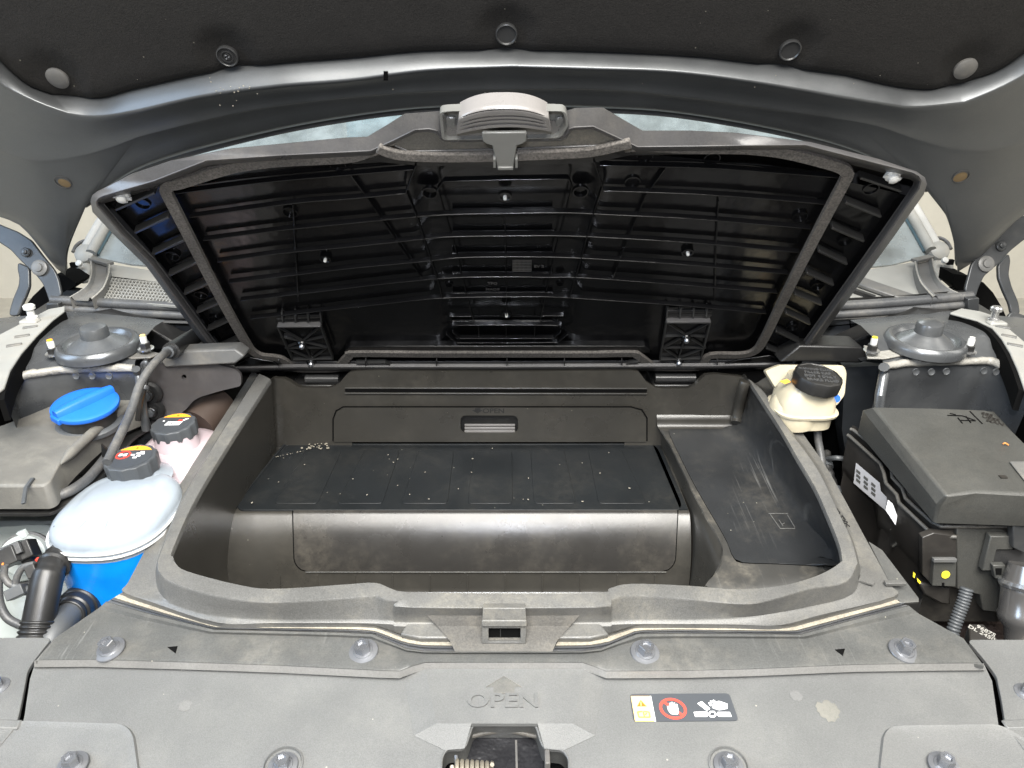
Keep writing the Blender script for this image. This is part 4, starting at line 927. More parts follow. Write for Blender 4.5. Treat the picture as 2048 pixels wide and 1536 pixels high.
# ------------------------------------------------------------------ strut towers
TZ = Pl((0, 1.0, .125), (0, -.05, 1))
def tower(mir, cxp, cyp, rxp, bead, lab, nuts, holes, wallx):
    s = -1 if mir else 1
    fx = lambda x: x
    t = thing('strut_tower', lab, 'strut tower', TZ.at(cxp, 720, -.06), 'strut towers at the rear corners of the bay')
    bp = [TZ.at(x, y, -.004) for x, y in bead]; bc_ = cat(bp, 5)
    # top plate from the bead back to the cowl
    n = len(bc_); back = dense([TZ.at(x, y, .0) for x, y in ([(wallx[0], 640), (150 if not mir else 1898, 622), (wallx[1], 640)])], n)
    rows = [bc_, mid(bc_, back, .06, .006), mid(bc_, back, .16, .008), mid(bc_, back, .24, .016), mid(bc_, back, .34, .018), mid(bc_, back, .7, .012), back]
    obj('top_plate', M().loft(rows), m_body, t, smooth=60)
    # wall under the bead
    wl = [bc_, offs(bc_, (0, -.002, -.012)), offs(bc_, (0, .002, -.03)), [p + Vector((0, .012, -.12)) for p in bc_], [p + Vector((0, .02, -.30)) for p in bc_]]
    obj('side_wall', M().loft(wl), m_body, t, smooth=60)
    rr = random.Random(4); path = [p + Vector((0, -.001, rr.uniform(-.0007, .0007))) for p in bc_]
    obj('sealer_bead', M().tube(path, [.0062 + rr.uniform(-.0006, .0006) for _ in path], 10), m_bead, t)
    o = TZ.at(cxp, cyp, .020); k = rxp / F * (o - C0).dot(Vector((0, CP, -SP)))
    nr = Vector((0, -.05, 1)).normalized()
    ring = M().lathe([(k, -.012), (k * 1.0, -.004), (k * .97, .001), (k * .9, .004), (k * .82, .003), (k * .78, -.002), (k * .74, -.004)], o, nr, 44); obj('mount_ring', ring, m_body, t)
    dm = M().lathe([(k * .76, -.005), (k * .62, .001), (k * .46, .006), (k * .40, .009), (k * .335, .011), (k * .33, .022), (k * .30, .0265), (k * .22, .0290), (k * .10, .0300), (0, .0302)], o, nr, 40); obj('dust_cap', dm, m_capg if not mir else m_body, t)
    for x, y, tm in nuts: hexnut(t, TZ.at(x, y, .012), nr, .0078, .010, .010, tm)
    return t
tl = tower(False, 195, 686, 78, [(6, 790), (14, 770), (24, 762), (49, 751), (86, 744), (150, 738), (215, 736), (268, 736)], 'left painted strut tower with round black dust cap and pale sealer bead',
      [(108, 708, m_orange), (292, 698, m_amber)], [], (-40, 330))
tr = tower(True, 1852, 678, 76, [(1768, 732), (1800, 727), (1821, 725), (1860, 724), (1901, 723), (1950, 722), (1982, 722), (2008, 736), (2034, 756), (2070, 775)], 'right painted strut tower with round silver dust cap and pale sealer bead',
      [(1743, 702, m_yellow), (1936, 703, m_white)], [], (1700, 2090))
q = M().tube([TZ.at(1768, 734, .001), TZ.at(1768, 745, -.012), Pl(TZ.at(1768, 745), (0, -1, 0)).at(1760, 790), Pl(TZ.at(1768, 745), (0, -1, 0)).at(1754, 860)], .0075, 10); obj('sealer_bead', q, m_body, tr)
q = M().tube([TZ.at(272, 738, .001), TZ.at(276, 750, -.012), Pl(TZ.at(276, 745), (0, -1, 0)).at(284, 800), Pl(TZ.at(276, 745), (0, -1, 0)).at(292, 860)], .006, 10); obj('sealer_bead', q, m_body, tl)
for t_, L_ in ((tl, ((152, 752), (184, 752), (218, 752))), (tr, ((1832, 744), (1863, 744), (1893, 743), (1968, 742), (1992, 744)))):
    for x, y in L_:
        o = Pl(TZ.at(x, 740), (0, -1, .1)).at(x, y, .001); obj('weld_spot', M().lathe([(.0052, -.001), (.0048, .0006), (.003, -.0004), (0, -.0006)], o, (0, -1, .1), 16), m_body, t_)
# bracket plates beside the towers
for t_, P, b_ in ((tl, [(222, 704), (240, 695), (290, 700), (320, 706), (300, 714), (262, 716)], (231, 705)), (tr, [(1727, 690), (1760, 695), (1822, 700), (1812, 708), (1770, 716), (1735, 715)], (1808, 697))):
    pp = [TZ.at(x, y, .006) for x, y in P]; br = obj('bracket_plate', M().prism(pp, (0, 0, -.003)), m_cowl if t_ is tl else m_bead, t_, bev=.001); hexnut(t_, TZ.at(b_[0], b_[1], .008), (0, 0, 1), .006, .005)
# ------------------------------------------------------------------ fender ledges
for P, gap, lab, bz in (([(-60, 700), (0, 668), (60, 637), (96, 618), (130, 612), (128, 622), (104, 640), (72, 672), (42, 706), (20, 740), (8, 775), (-60, 830)], [(128, 624), (104, 642), (72, 674), (42, 708), (20, 742), (6, 780), (2, 800)], 'pale dusty fender ledge beside the left strut tower', (65, 630)),
                    ([(2110, 720), (2048, 682), (2010, 650), (1985, 630), (1960, 622), (1922, 616), (1900, 625), (1955, 640), (1985, 655), (2003, 676), (2020, 704), (2036, 740), (2050, 780), (2110, 830)], [(1900, 627), (1930, 634), (1972, 655), (1998, 680), (2016, 708), (2030, 740), (2044, 780)], 'pale dusty fender ledge beside the right strut tower', (1986, 634))):
    f = thing('fender_ledge', lab, 'fender', TZ.at(P[1][0], P[1][1], -.02), 'fender ledges outboard of the strut towers')
    obj('flange', M().prism([TZ.at(x, y, .024) for x, y in P], (0, 0, -.004)), m_cowll, f, smooth=30, bev=.0015)
    q = M().strip(cat([TZ.at(x, y, .021) for x, y in gap], 4), .007, .03, (0, 0, 1)); obj('edge_trim', q, m_void, f)
    for a in range(3):
        x, y = (P[1][0] + (28 if bz[0] < 1000 else -18) + a * (16 if bz[0] < 1000 else -12), 690 - a * 18)
        q = M().box(TZ.at(x, y, .0245), .010, .004, .0012, Matrix.Rotation(.5 if bz[0] < 1000 else -.6, 3, 'Z')); obj('ledge_rib', q, m_cowl, f, bev=.0008)
    o = TZ.at(bz[0], bz[1] + 8, .026); q = M().lathe([(.0085, 0), (.0085, .004), (.0055, .006), (.0055, .016), (.0085, .017), (.0088, .022), (.007, .024)], o, (0, 0, 1), 18); obj('rubber_stop', q, m_white if bz[0] < 1000 else m_chrome, f)
    q = M().box(TZ.at(bz[0] - (4 if bz[0] < 1000 else -6), bz[1] + 16, .022), .014, .008, .006); obj('stop_bracket', q, m_cowll, f, bev=.003)
# outer fenders
for sgn in (-1, 1):
    P = [(sgn * .80, .20, -.05), (sgn * .80, .55, .06), (sgn * .80, .9, .10), (sgn * .80, 1.35, .12)]
    a = [Vector(p) for p in P]; b = [p + Vector((sgn * .05, 0, .008)) for p in a]; c = [p + Vector((sgn * .12, 0, -.05)) for p in a]; d = [p + Vector((sgn * .14, 0, -.6)) for p in a]
    q = M().loft([cat(r_, 5) for r_ in (a, b, c, d)]); tag(obj('fender', q, m_paint, smooth=70), 'grey painted outer fender on the %s side of the car' % ('left' if sgn < 0 else 'right'), 'fender')
# ------------------------------------------------------------------ cowl
cw = thing('cowl', 'grey plastic windshield cowl with rubber front seal and left air grille', 'cowl', (0, 1.27, .12))
CB = QY(1.215); CBb = QY(1.235)
for (x0, y0, x1, y1) in ((104, 601, 1946, 593),):
    for dy, r_, m_, yq in ((0, .0085, m_rubber, 1.215), (17, .0075, m_rubber, 1.212)):
        c_ = QY(yq); P = [c_.at(104 + dy, 600 + dy), c_.at(360, 613 + dy), c_.at(700, 623 + dy), c_.at(1350, 623 + dy), c_.at(1688, 611 + dy), c_.at(1944 - dy * .8, 592 + dy)]
        obj('front_seal', M().tube(cat(P, 8), r_, 12), m_, cw)
    P = [CB.at(139, 630), CB.at(360, 640), CB.at(1020, 650), CB.at(1688, 632), CB.at(1934, 616)]; obj('seal_carrier', M().strip(cat(P, 6), .012, .004, (0, 0, 1)), m_cowl, cw)
    q = M().loft([cat([p + Vector((0, .01, .03)) for p in P], 6), cat([p + Vector((0, .012, -.01)) for p in P], 6)]); obj('seal_back', q, m_black, cw)
for P in ([(92, 607), (116, 607), (118, 622), (138, 628), (137, 634), (100, 642), (93, 636)], [(1936, 598), (1959, 596), (1958, 627), (1936, 625)]):
    q = M().prism([QY(1.195).at(x, y) for x, y in P], (0, .03, 0)); obj('end_block', q, m_hinge, cw, bev=.0015)
# panel below the seal with its joint lines
pf = QY(1.262); P = pf.pts([(140, 632), (400, 642), (1020, 650), (1688, 634), (1930, 618), (1930, 712), (1688, 730), (1020, 742), (400, 742), (140, 720)])
obj('plenum_panel', M().prism(P, (0, .01, 0)), mat('plenum_plastic', (.10, .105, .11), .35, grain=.1), cw)
for a, b in (((341, 640), (341, 676)), ((290, 662), (420, 672)), ((1700, 640), (1703, 664)), ((1640, 655), (1790, 640)), ((180, 640), (330, 652))):
    obj('panel_joint', M().strip(pf.pts([a, b], .002), .0014, .002, (0, -1, 0)), m_void, cw)
for P in ([(130, 640), (200, 632), (290, 650), (340, 680), (420, 700), (430, 712), (300, 700), (230, 680), (150, 668)], [(1925, 632), (1850, 628), (1760, 660), (1690, 690), (1625, 700), (1610, 712), (1740, 700), (1800, 680), (1900, 665)]):
    q = M().prism(QY(1.17).pts(P), (0, .05, 0)); obj('plenum_shoulder', q, m_black, cw, bev=.004)
# cowl upper surface
CS = Pl((0, 1.25, .150), (0, -.22, 1))
q = M().prism(CS.pts([(180, 600), (196, 560), (222, 528), (300, 540), (460, 560), (1600, 560), (1700, 545), (1835, 522), (1880, 560), (1925, 598)], -.004), (0, 0, -.003)); obj('upper_panel', q, m_cowll, cw, bev=.001)
# grille: bars over a dark well
q = M().prism(CS.pts([(197, 596), (220, 553), (318, 565), (470, 592), (470, 612)], -.0035), (0, 0, .0006)); obj('grille_well', q, m_void, cw)
gb = M(); h_ = .001
for i in range(34):
    x0 = 219 + i * 6.9; y0 = 554 + (x0 - 219) * .115
    x1 = x0 - 24 - i * .12; y1 = 597 + i * .35
    gb.strip(CS.pts([(x0, y0), (x1, y1)], h_), .0017, .004, CS.n)
for j in range(8):
    y = 556 + j * 6.0
    gb.strip(CS.pts([(222 - j * 3.4, y), (470, y + 24)], h_), .0016, .004, CS.n)
obj('grille_bars', gb, m_cowll, cw, kind='stuff')
q = M().strip(CS.pts([(1690, 548), (1750, 570), (1828, 596)], .006), .030, .008, CS.n); obj('wiper_arm', q, m_cowl, cw, bev=.002)
q = M().strip(CS.pts([(1680, 568), (1750, 592)], .004), .008, .006, CS.n); obj('wiper_blade', q, m_black, cw)
for A_, B_ in (([(181, 520), (184, 545), (176, 570), (160, 584), (140, 596)], [(219, 530), (217, 550), (208, 574), (196, 588), (184, 598)]), ([(1864, 516), (1868, 540), (1878, 562), (1900, 580), (1928, 592)], [(1830, 524), (1834, 545), (1842, 566), (1855, 582), (1866, 594)])):
    a = cat([CS.at(x, y, .014) for x, y in A_], 5); b = cat([CS.at(x, y, .014) for x, y in B_], 5)
    q = M().loft([offs(a, (0, 0, -.02)), a, mid(a, b, .08, .003), mid(a, b, .2, -.004), mid(a, b, .8, -.004), mid(a, b, .92, .003), b, offs(b, (0, 0, -.02))]); obj('end_trim', q, m_cowl, cw, smooth=30)
    q = M().strip([a[0] + Vector((0, .004, .004)), b[0] + Vector((0, .004, .004))], .016, .006, (0, 0, 1)); obj('trim_cap', q, m_cowl, cw, bev=.001)
    for e_ in (a, b): obj('trim_edge', M().tube(offs(e_, (0, 0, .001)), .0014, 6), m_bead, cw)
# ------------------------------------------------------------------ windshield, pillars, cabin
WS = Pl((0, 1.42, .150), (0, -.5, .866))
ws = thing('windshield', 'dusty windshield glass behind the cowl, between pale pillars', 'windshield', (0, 1.45, .15))
q = M().prism(WS.pts([(184, 512), (260, 528), (460, 545), (1600, 545), (1780, 530), (1852, 512), (1790, 400), (1600, 250), (1300, 190), (750, 190), (450, 250), (262, 400)]), (0, .002, -.004)); obj('glass', q, m_glass, ws)
for P, P2 in (([(182, 506), (222, 436), (290, 330), (380, 240)], 0), ([(1862, 500), (1826, 436), (1760, 330), (1670, 240)], 1)):
    for k, (dx, r_, m_) in enumerate(((0, .010, m_cowll), (-13 if P2 == 0 else 13, .012, mat('lit_pillar_paint', (.36, .36, .345), .35)))):  # grey body paint lightened for the bright light falling on it
        obj('pillar', M().tube(cat([WS.at(x + dx, y, .012 - k * .006) for x, y in P], 6), r_, 10), m_, ws)
    obj('glass_edge', M().tube(cat([WS.at(x + (11 if P2 == 0 else -11), y + 3, .004) for x, y in P], 6), .005, 8), mat('glass_edge_seal', (.06, .10, .12), .3), ws)
for x, y, s in ((168, 506, 1), (1880, 500, -1)):
    mr = thing('wiper_cap', 'pale round cap at the %s foot of the windshield pillar' % ('left' if s == 1 else 'right'), 'cap', WS.at(x, y), 'caps at the pillar feet')
    o = WS.at(x, y, .01); n_ = Vector((0, -.75, .6)).normalized()
    obj('dome', M().lathe([(.022, -.02), (.0215, -.006), (.019, .001), (.012, .005), (0, .006)], o, n_, 26), m_cowll, mr)
    q = M().prism([WS.at(x + a * s, y + b, .0) for a, b in ((-30, 38), (-28, 22), (-12, 18), (8, 20), (12, 34), (2, 62), (-22, 60))], (0, .02, -.004)); obj('foot', q, m_cowll, mr, bev=.004)
    q = M().lathe([(.006, 0), (.006, .006), (.004, .007)], WS.at(x - 8 * s, y + 22, .016), n_, 14); obj('foot_stud', q, m_white, mr)
    q = M().box(WS.at(x - 20 * s, y + 24, .012), .006, .004, .005); obj('foot_slot', q, m_void, mr)
    ar = M().tube(cat([WS.at(x + a * s, y + b, .012) for a, b in ((-22, -2), (-14, -16), (0, -24), (14, -22))], 5), .0035, 8); obj('wire_loop', ar, m_rubber, mr)
cb = M()
for i in range(60):
    pass
cols = 120; c0, c1 = [], []
for i in range(cols + 1):
    X = -1.2 + 2.4 * i / cols; d = .018 * math.sin(i * .9) + .012 * math.sin(i * 2.3 + 1)
    c0.append(Vector((X, 2.55 + d, -.2))); c1.append(Vector((X, 2.55 + d * 1.2, 1.3)))
tag(obj('dust_sheet', M().loft([c0, c1]), mat('pale_green_cloth', (.30, .35, .32), .9, var=.15), smooth=80), 'pale green folded cloth seen through the windshield', 'cloth')
q = M().box((-.35, 2.1, .25), .10, .05, .14); tag(obj('headrest', q, mat('teal_headrest_cloth', (.12, .30, .36), .8), bev=.03, seg=3), 'blue-green headrest seen through the windshield, left of the latch handle', 'headrest')
# ------------------------------------------------------------------ hood hinges
def hinge(mir, lab):
    f = (lambda L_: [((2048 - x + 0), y) for x, y in L_]) if mir else (lambda L_: L_)
    hg = thing('hinge_assembly', lab, 'hinge', DD(1990 if mir else 58, 600, 1.28), 'hood hinges at the rear corners')
    HP = Pl(DD(60, 560, 1.28), (0, -.9, .43)) if not mir else Pl(DD(1985, 560, 1.28), (0, -.9, .43))
    if not mir:
        up_ = [(-40, 430), (0, 449), (35, 463), (62, 480), (86, 512), (105, 535), (111, 544), (117, 560), (121, 579), (123, 591), (105, 600), (98, 603), (91, 583), (84, 566), (70, 549), (40, 521), (21, 500), (0, 486), (-40, 466)]
        lowp = [(35, 524), (58, 534), (59, 573), (52, 592), (44, 608), (36, 632), (18, 632), (18, 622), (25, 598), (36, 572), (38, 556), (34, 538)]
        base = [(-30, 700), (-10, 656), (4, 648), (14, 634), (32, 632), (40, 649), (37, 666), (18, 680), (-6, 694)]
        bl = ((53, 505, .008), (80, 536, .014)); bb = (24, 648, .008)
    else:
        up_ = [(2090, 415), (2048, 431), (1996, 457), (1978, 480), (1955, 512), (1943, 528), (1938, 548), (1932, 570), (1930, 582), (1940, 592), (1952, 595), (1958, 575), (1969, 552), (1996, 529), (2022, 501), (2048, 480), (2090, 460)]
        lowp = [(2018, 506), (2022, 520), (2018, 549), (2024, 572), (2038, 605), (2041, 628), (2023, 628), (2019, 608), (2006, 580), (1997, 556), (1996, 530)]
        base = [(2100, 715), (2060, 690), (2024, 663), (2014, 640), (2018, 628), (2028, 622), (2048, 630), (2100, 650)]
        bl = ((2001, 492, .009), (1971, 528, .014)); bb = (2030, 645, .011)
    obj('upper_arm', M().prism(HP.pts(rnd(up_, 5, 2), .012), HP.n * -.006), m_hinge, hg, bev=.0018)
    obj('lower_link', M().prism(HP.pts(rnd(lowp, 5, 2), .0), HP.n * -.007), m_hinge, hg, bev=.002)
    obj('base_bracket', M().prism(HP.pts(rnd(base, 5, 2), .006), HP.n * -.006), m_hinge, hg, bev=.0015)
    for x, y, r_ in bl: obj('pivot', M().lathe([(r_, 0), (r_, .003), (r_ * .8, .0045), (r_ * .55, .0045), (r_ * .5, .007), (r_ * .3, .0075)], HP.at(x, y, .0125), HP.n, 24), m_hinge if r_ < .01 else m_cowl, hg)
    obj('pivot', M().lathe([(bb[2], 0), (bb[2], .003), (bb[2] * .6, .004)], HP.at(bb[0], bb[1], .007), HP.n, 20), m_hinge, hg)
    return hg, HP
hinge(False, 'grey double-arm linkage carrying the hood at the left edge'); hinge(True, 'grey double-arm linkage carrying the hood at the right edge')
for P, lab in (([(112, 549), (131, 552), (152, 566), (150, 572), (123, 590), (98, 606), (93, 636), (92, 645), (34, 648), (44, 620), (66, 592), (86, 573)], 'left'), ([(1908, 548), (1938, 552), (1950, 580), (1967, 565), (1986, 585), (2004, 615), (2016, 642), (1959, 640), (1958, 600), (1928, 590), (1905, 570)], 'right')):
    q = M().prism(QY(1.33).pts(P), (0, .05, 0)); tag(obj('fender_shade', q, m_void), 'black sheet standing for the shade inside the fender behind the %s hood hinge' % lab, 'panel')  # sheet coloured black for the shade inside the fender
# ------------------------------------------------------------------ left plastic housing with blue cap
ah = thing('intake_housing', 'dusty black plastic housing at left with a rubber sealing bead', 'housing', QZ(-.05).at(60, 990))
AZ = Pl((0, .85, .045), (.02, -.06, 1))
topP = [(-120, 880), (0, 852), (60, 829), (103, 811), (140, 803), (227, 806), (258, 789), (283, 795), (278, 806), (240, 822), (201, 850), (170, 876), (140, 904), (121, 924), (110, 945), (101, 962), (86, 969), (0, 969), (-120, 969)]
tp_ = rnd(AZ.pts(topP), .006, 3); lowr = [p + Vector((.000, 0, -.030)) + (Vector((.006, 0, 0)) if p.x > -.69 else Vector()) for p in tp_]
q = M(); c = sum(tp_, Vector()) / len(tp_); q.add(tp_, [tuple(range(len(tp_)))])
q.loft([tp_, [p + Vector((.001, -.002, -.003)) for p in tp_], [p + Vector((.003, -.004, -.034)) for p in tp_]], closed=True); obj('shell', q, m_air, ah, smooth=30, bev=.003)
rg = cat([AZ.at(x, y, .0025) for x, y in ((272, 803), (240, 824), (201, 852), (165, 884), (142, 906), (122, 928))], 5); obj('shell_ridge', M().tube(rg, [.001 + .006 * math.sin(min(1, i / 6, (len(rg) - 1 - i) / 6) * 1.57) for i in range(len(rg))], 10), m_air, ah)
sb_ = cat([AZ.at(x, y, -.032) for x, y in ((-120, 1003), (0, 1001), (60, 1002), (98, 997), (140, 982), (170, 962), (190, 942), (212, 915), (226, 896))], 5); obj('sealing_bead', M().tube(sb_, .0068, 10), m_rubber, ah)
sb_ = cat([AZ.at(x, y, -.042) for x, y in ((-120, 1021), (0, 1020), (90, 1020), (112, 1014), (140, 1000), (175, 970), (205, 938), (235, 900), (262, 872), (300, 850))], 5); obj('lower_lip', M().strip(sb_, .016, .004, (0, 0, 1)), m_black, ah, bev=.001)
q = M().strip(AZ.pts([(64, 955), (50, 974), (45, 1006)], .004), .0045, .004, (0, -.6, .8)); obj('retaining_clip', q, m_capg, ah, bev=.0008)
q = M().prism([AZ.at(202, 889, .006), AZ.at(226, 910, -.02), AZ.at(204, 915, -.02)], (0, .003, 0)); obj('clip_fin', q, m_black, ah)
wc = thing('filler_cap', 'blue washer filler cap with diagonal grip on the black housing', 'cap', AZ.at(175, 835))
cn = Vector((.06, -.12, 1)).normalized(); cc = AZ.at(176, 828, .012)
obj('neck_flange', M().lathe([(.044, -.018), (.044, -.012), (.040, -.009), (.036, -.009)], cc, cn, 36), m_capg, wc)
obj('neck', M().lathe([(.037, -.014), (.037, .004), (.036, .012)], cc, cn, 36), m_black, wc)
co_ = cc + cn * .016
co_ = cc + cn * .012
obj('cap_disc', M().lathe([(.0400, -.002), (.0430, -.001), (.0442, .002), (.0436, .0052), (.041, .0065), (.036, .0070), (0, .0068)], co_, cn, 48), m_blue, wc)
fr_ = frame(cn, (.52, .85, 0))
q = M(); rows = []
for i in range(13):
    s = i / 12 * 2 - 1; wd_ = .0100 - .003 * abs(s) ** 3; hg_ = .0105 * (1 - .25 * s * s) + (.004 if False else 0)
    rows.append([co_ + fr_ @ Vector((s * .042, a * wd_, .0066 + b * hg_)) for a, b in ((-1, -.3), (-.75, .75), (-.5, 1), (0, 1.05), (.5, 1), (.75, .75), (1, -.3))])
q.loft(rows, cap=True); obj('grip', q, m_blue, wc, smooth=50)
q = M().box(co_ + fr_ @ Vector((-.041, .0, .001)), .004, .010, .0045, fr_); obj('pull_tab', q, m_blue, wc, bev=.0015)
# cable
cbp = cat([DD(x, y, d) for x, y, d in ((420, 655, 1.20), (372, 683, 1.14), (345, 700, 1.08), (326, 710, 1.02), (302, 735, .99), (280, 770, .97), (266, 812, .95), (250, 850, .93), (228, 896, .90), (214, 925, .88))], 6)
cbo = thing('cable', 'thin black cable with a rubber sleeve rising to the left strut tower', 'cable', DD(246, 855, .93))
obj('sheath', M().tube(cbp, .0056, 10), m_rubber, cbo); obj('sleeve', M().tube(cbp[1:14], .0125, 12), m_black, cbo); obj('sleeve_tip', M().tube([cbp[13], cbp[15]], .0085, 12), m_capg, cbo)
# inner side plate left
pz = Pl(DD(380, 760, 1.12), (.1, -1, .15))
sp_ = thing('side_plate', 'grey-brown pressed metal plate between left strut tower and tub', 'plate', DD(380, 820, 1.12))
P = [(284, 720), (330, 728), (422, 726), (470, 738), (482, 750), (482, 772), (440, 782), (400, 794), (386, 802), (373, 818), (352, 834), (330, 846), (296, 850)]
obj('plate', holed(pz.pts(rnd(P, 6, 3)), pz.pts([(368 + 5 * math.cos(a * .5236), 754 + 5 * math.sin(a * .5236)) for a in range(12)], 0), (0, .006, 0)), mat('brown_grey_steel', (.075, .070, .070), .42, metal=.3, wave=.4, wscale=14, dust=.2), sp_, smooth=30)
obj('top_beam', M().prism(Pl(DD(380, 700, 1.10), (0, -1, .3)).pts([(312, 712), (330, 703), (470, 697), (490, 712), (470, 728), (330, 736)]), (0, .03, 0)), m_cowl, sp_, bev=.003)
for x, y, r_ in ((300, 786, .013), (309, 819, .011)):
    obj('bolt_boss', M().lathe([(r_ * 1.5, 0), (r_ * 1.5, .006), (r_ * 1.2, .010), (r_ * .8, .010), (r_ * .7, .016), (r_ * .4, .018)], pz.at(x, y, .004), pz.n, 22), m_black, sp_)
    obj('bolt_head', M().lathe([(r_ * .6, .016), (r_ * .6, .021), (r_ * .4, .022)], pz.at(x, y, .004), pz.n, 6), m_capg, sp_)
q = M().tube([DD(395, 850, 1.16), DD(440, 800, 1.2)], .030, 20); tag(obj('motor_pipe', q, mat('brown_hose', (.06, .042, .033), .5)), 'dim brown pipe behind the left side plate beside the tub', 'pipe')
# ------------------------------------------------------------------ coolant tanks
def section(cx_, cy_, z, a, b, n=36, p=2.6):
    o = []
    for k in range(n):
        t = 2 * math.pi * k / n; c_, s_ = math.cos(t), math.sin(t)
        o.append(Vector((cx_ + a * math.copysign(abs(c_) ** (2 / p), c_), cy_ + b * math.copysign(abs(s_) ** (2 / p), s_), z)))
    return o
def fcap(par, o, n, r, h, kind):
    g_ = []; nn = 12; ring = []
    for k in range(nn * 4):
        rr_ = r if (k // 2) % 2 == 0 else r * .955
        ring.append((k, rr_))
    fr = frame(n)
    def rr_row(z, f): return [Vector(o) + fr @ Vector((q_ * f * math.cos(2 * math.pi * k / len(ring)), q_ * f * math.sin(2 * math.pi * k / len(ring)), z)) for k, q_ in ring]
    m_ = M().loft([rr_row(-h, .93), rr_row(-h, .98), rr_row(-h * .2, 1), rr_row(-.0008, .97), rr_row(0, .93)], closed=True, cap=True)
    c_ = obj('cap', m_, m_capg, par, smooth=25, bev=.0004)
    def L2(pts, z, nm, mt_): q_ = M().prism([Vector(o) + fr @ Vector((x * r, y * r, z)) for x, y in pts], Vector(n) * -.0004); return obj(nm, q_, mt_, c_)
    arc = lambda a0, a1, rad, k=14: [(rad * math.cos(R(a0 + (a1 - a0) * i / k)), rad * math.sin(R(a0 + (a1 - a0) * i / k))) for i in range(k + 1)]
    L2(arc(0, 360, .80, 40)[:-1], .0004, 'label', m_sticker); L2(arc(38, 142, .80), .0007, 'orange_field', m_orange)
    L2([(-.06, .58), (.06, .58), (0, .70)], .0010, 'warning_triangle', m_brown)
    if kind == 1:
        q_ = M(); q_.strip([Vector(o) + fr @ Vector((-.34 * r + .26 * r * math.cos(a * .3142), .12 * r + .26 * r * math.sin(a * .3142), .0010)) for a in range(21)], .0022, .0004, n)
        q_.strip([Vector(o) + fr @ Vector((x * r, y * r, .0010)) for x, y in ((-.52, .3), (-.16, -.06))], .0018, .0004, n); obj('prohibition_ring', q_, m_red, c_)
        for x in (-.44, -.26): L2([(x - .07, .04), (x + .07, .04), (x + .07, .20), (x - .07, .20)], .0013, 'hand_mark', m_print)
        for x, y in ((.05, .12), (.22, .22), (.30, .05), (.20, -.08), (.40, .20), (.34, .32)): L2([(x - .07, y - .045), (x + .09, y - .045), (x + .07, y + .045), (x - .09, y + .045)], .0010, 'print_mark', m_print)
    else:
        L2([(-.30, -.22), (.36, -.22), (.42, .08), (-.26, .08)], .0010, 'print_mark', m_print)
        for k in range(4): L2([(-.20 + k * .14, -.12), (-.12 + k * .14, -.12), (-.10 + k * .14, -.02), (-.18 + k * .14, -.02)], .0013, 'print_glyph', m_sticker)
        L2([(.16, .14), (.36, .14), (.38, .24), (.20, .26)], .0010, 'red_mark', m_red); L2([(.40, .12), (.62, .32), (.52, .36), (.38, .24)], .0010, 'print_mark', m_print); L2([(-.52, .12), (-.42, .12), (-.44, .20), (-.52, .20)], .0010, 'print_mark', m_print)
tk1 = thing('coolant_tank', 'front translucent expansion tank half filled with bright blue coolant, grey screw cap', 'coolant tank', (-.524, .785, -.175))
cx1, cy1 = -.512, .785; zs1 = -.008
prof = [(-.175, .056, .060), (-.17, .062, .070), (-.10, .068, .078), (zs1 - .010, .071, .082), (zs1 - .007, .071, .082), (zs1 - .004, .0722, .0836), (zs1 + .003, .0722, .0836), (zs1 + .006, .0705, .082), (zs1 + .010, .070, .082), (zs1 + .015, .0685, .081), (zs1 + .020, .065, .078), (zs1 + .0245, .058, .072), (zs1 + .027, .049, .062), (zs1 + .028, .042, .050), (zs1 + .032, .036, .040)]
obj('shell', M().loft([section(cx1, cy1, z, a, b) for z, a, b in prof[3:]], closed=True, cap=True), m_tank, tk1, smooth=60)
obj('coolant', M().loft([section(cx1, cy1, z, a, b) for z, a, b in prof[:3]] + [section(cx1, cy1, zs1 - .0104, .0708, .0818)], closed=True, cap=True), m_cool, tk1, smooth=60)
for dz in (-.0025, .004): obj('seam_line', M().tube(section(cx1, cy1, zs1 + dz, .0728, .0842, 40) + [section(cx1, cy1, zs1 + dz, .0728, .0842, 40)[0]], .0018, 8), m_white, tk1)
for sx_, am in ((-.30, .5), (.34, .62)):
    obj('mould_line', M().tube(cat([Vector((cx1 + a * sx_ * (1 + 0 * b), cy1 - b * .955, z)) for z, a, b in prof[7:-1]], 3), .0014, 6), m_tank, tk1)
obj('neck', M().lathe([(.046, -.036), (.038, -.030), (.031, -.02), (.029, 0)], Vector((-.521, .853, .040)), (-.08, -.05, 1), 26), m_tank, tk1)
fcap(tk1, QZ(.042).at(261, 914), Vector((-.03, -.04, 1)).normalized(), .0345, .021, 1)
tk2 = thing('coolant_tank', 'rear milky expansion tank with a pink tint, its grey cap nearest the side plate', 'coolant tank', (-.42, .88, -.1))
cx2, cy2 = -.506, .955
prof = [(-.17, .06, .07), (-.10, .070, .078), (-.05, .072, .080), (-.024, .069, .077), (-.010, .062, .070), (.002, .050, .056), (.010, .036, .040)]
obj('shell', M().loft([section(cx2, cy2, z, a, b) for z, a, b in prof], closed=True, cap=True), m_tankp, tk2, smooth=60)
obj('coolant', M().loft([section(cx2, cy2, z, a - .003, b - .003) for z, a, b in prof[:3]], closed=True, cap=True), m_pink, tk2, smooth=60)
obj('neck', M().lathe([(.040, -.035), (.032, -.022), (.029, 0)], Vector((-.500, .945, .030)), (0, 0, 1), 26), m_tankp, tk2)
fcap(tk2, QZ(.045).at(346, 846), Vector((-.03, -.06, 1)).normalized(), .0325, .020, 2)
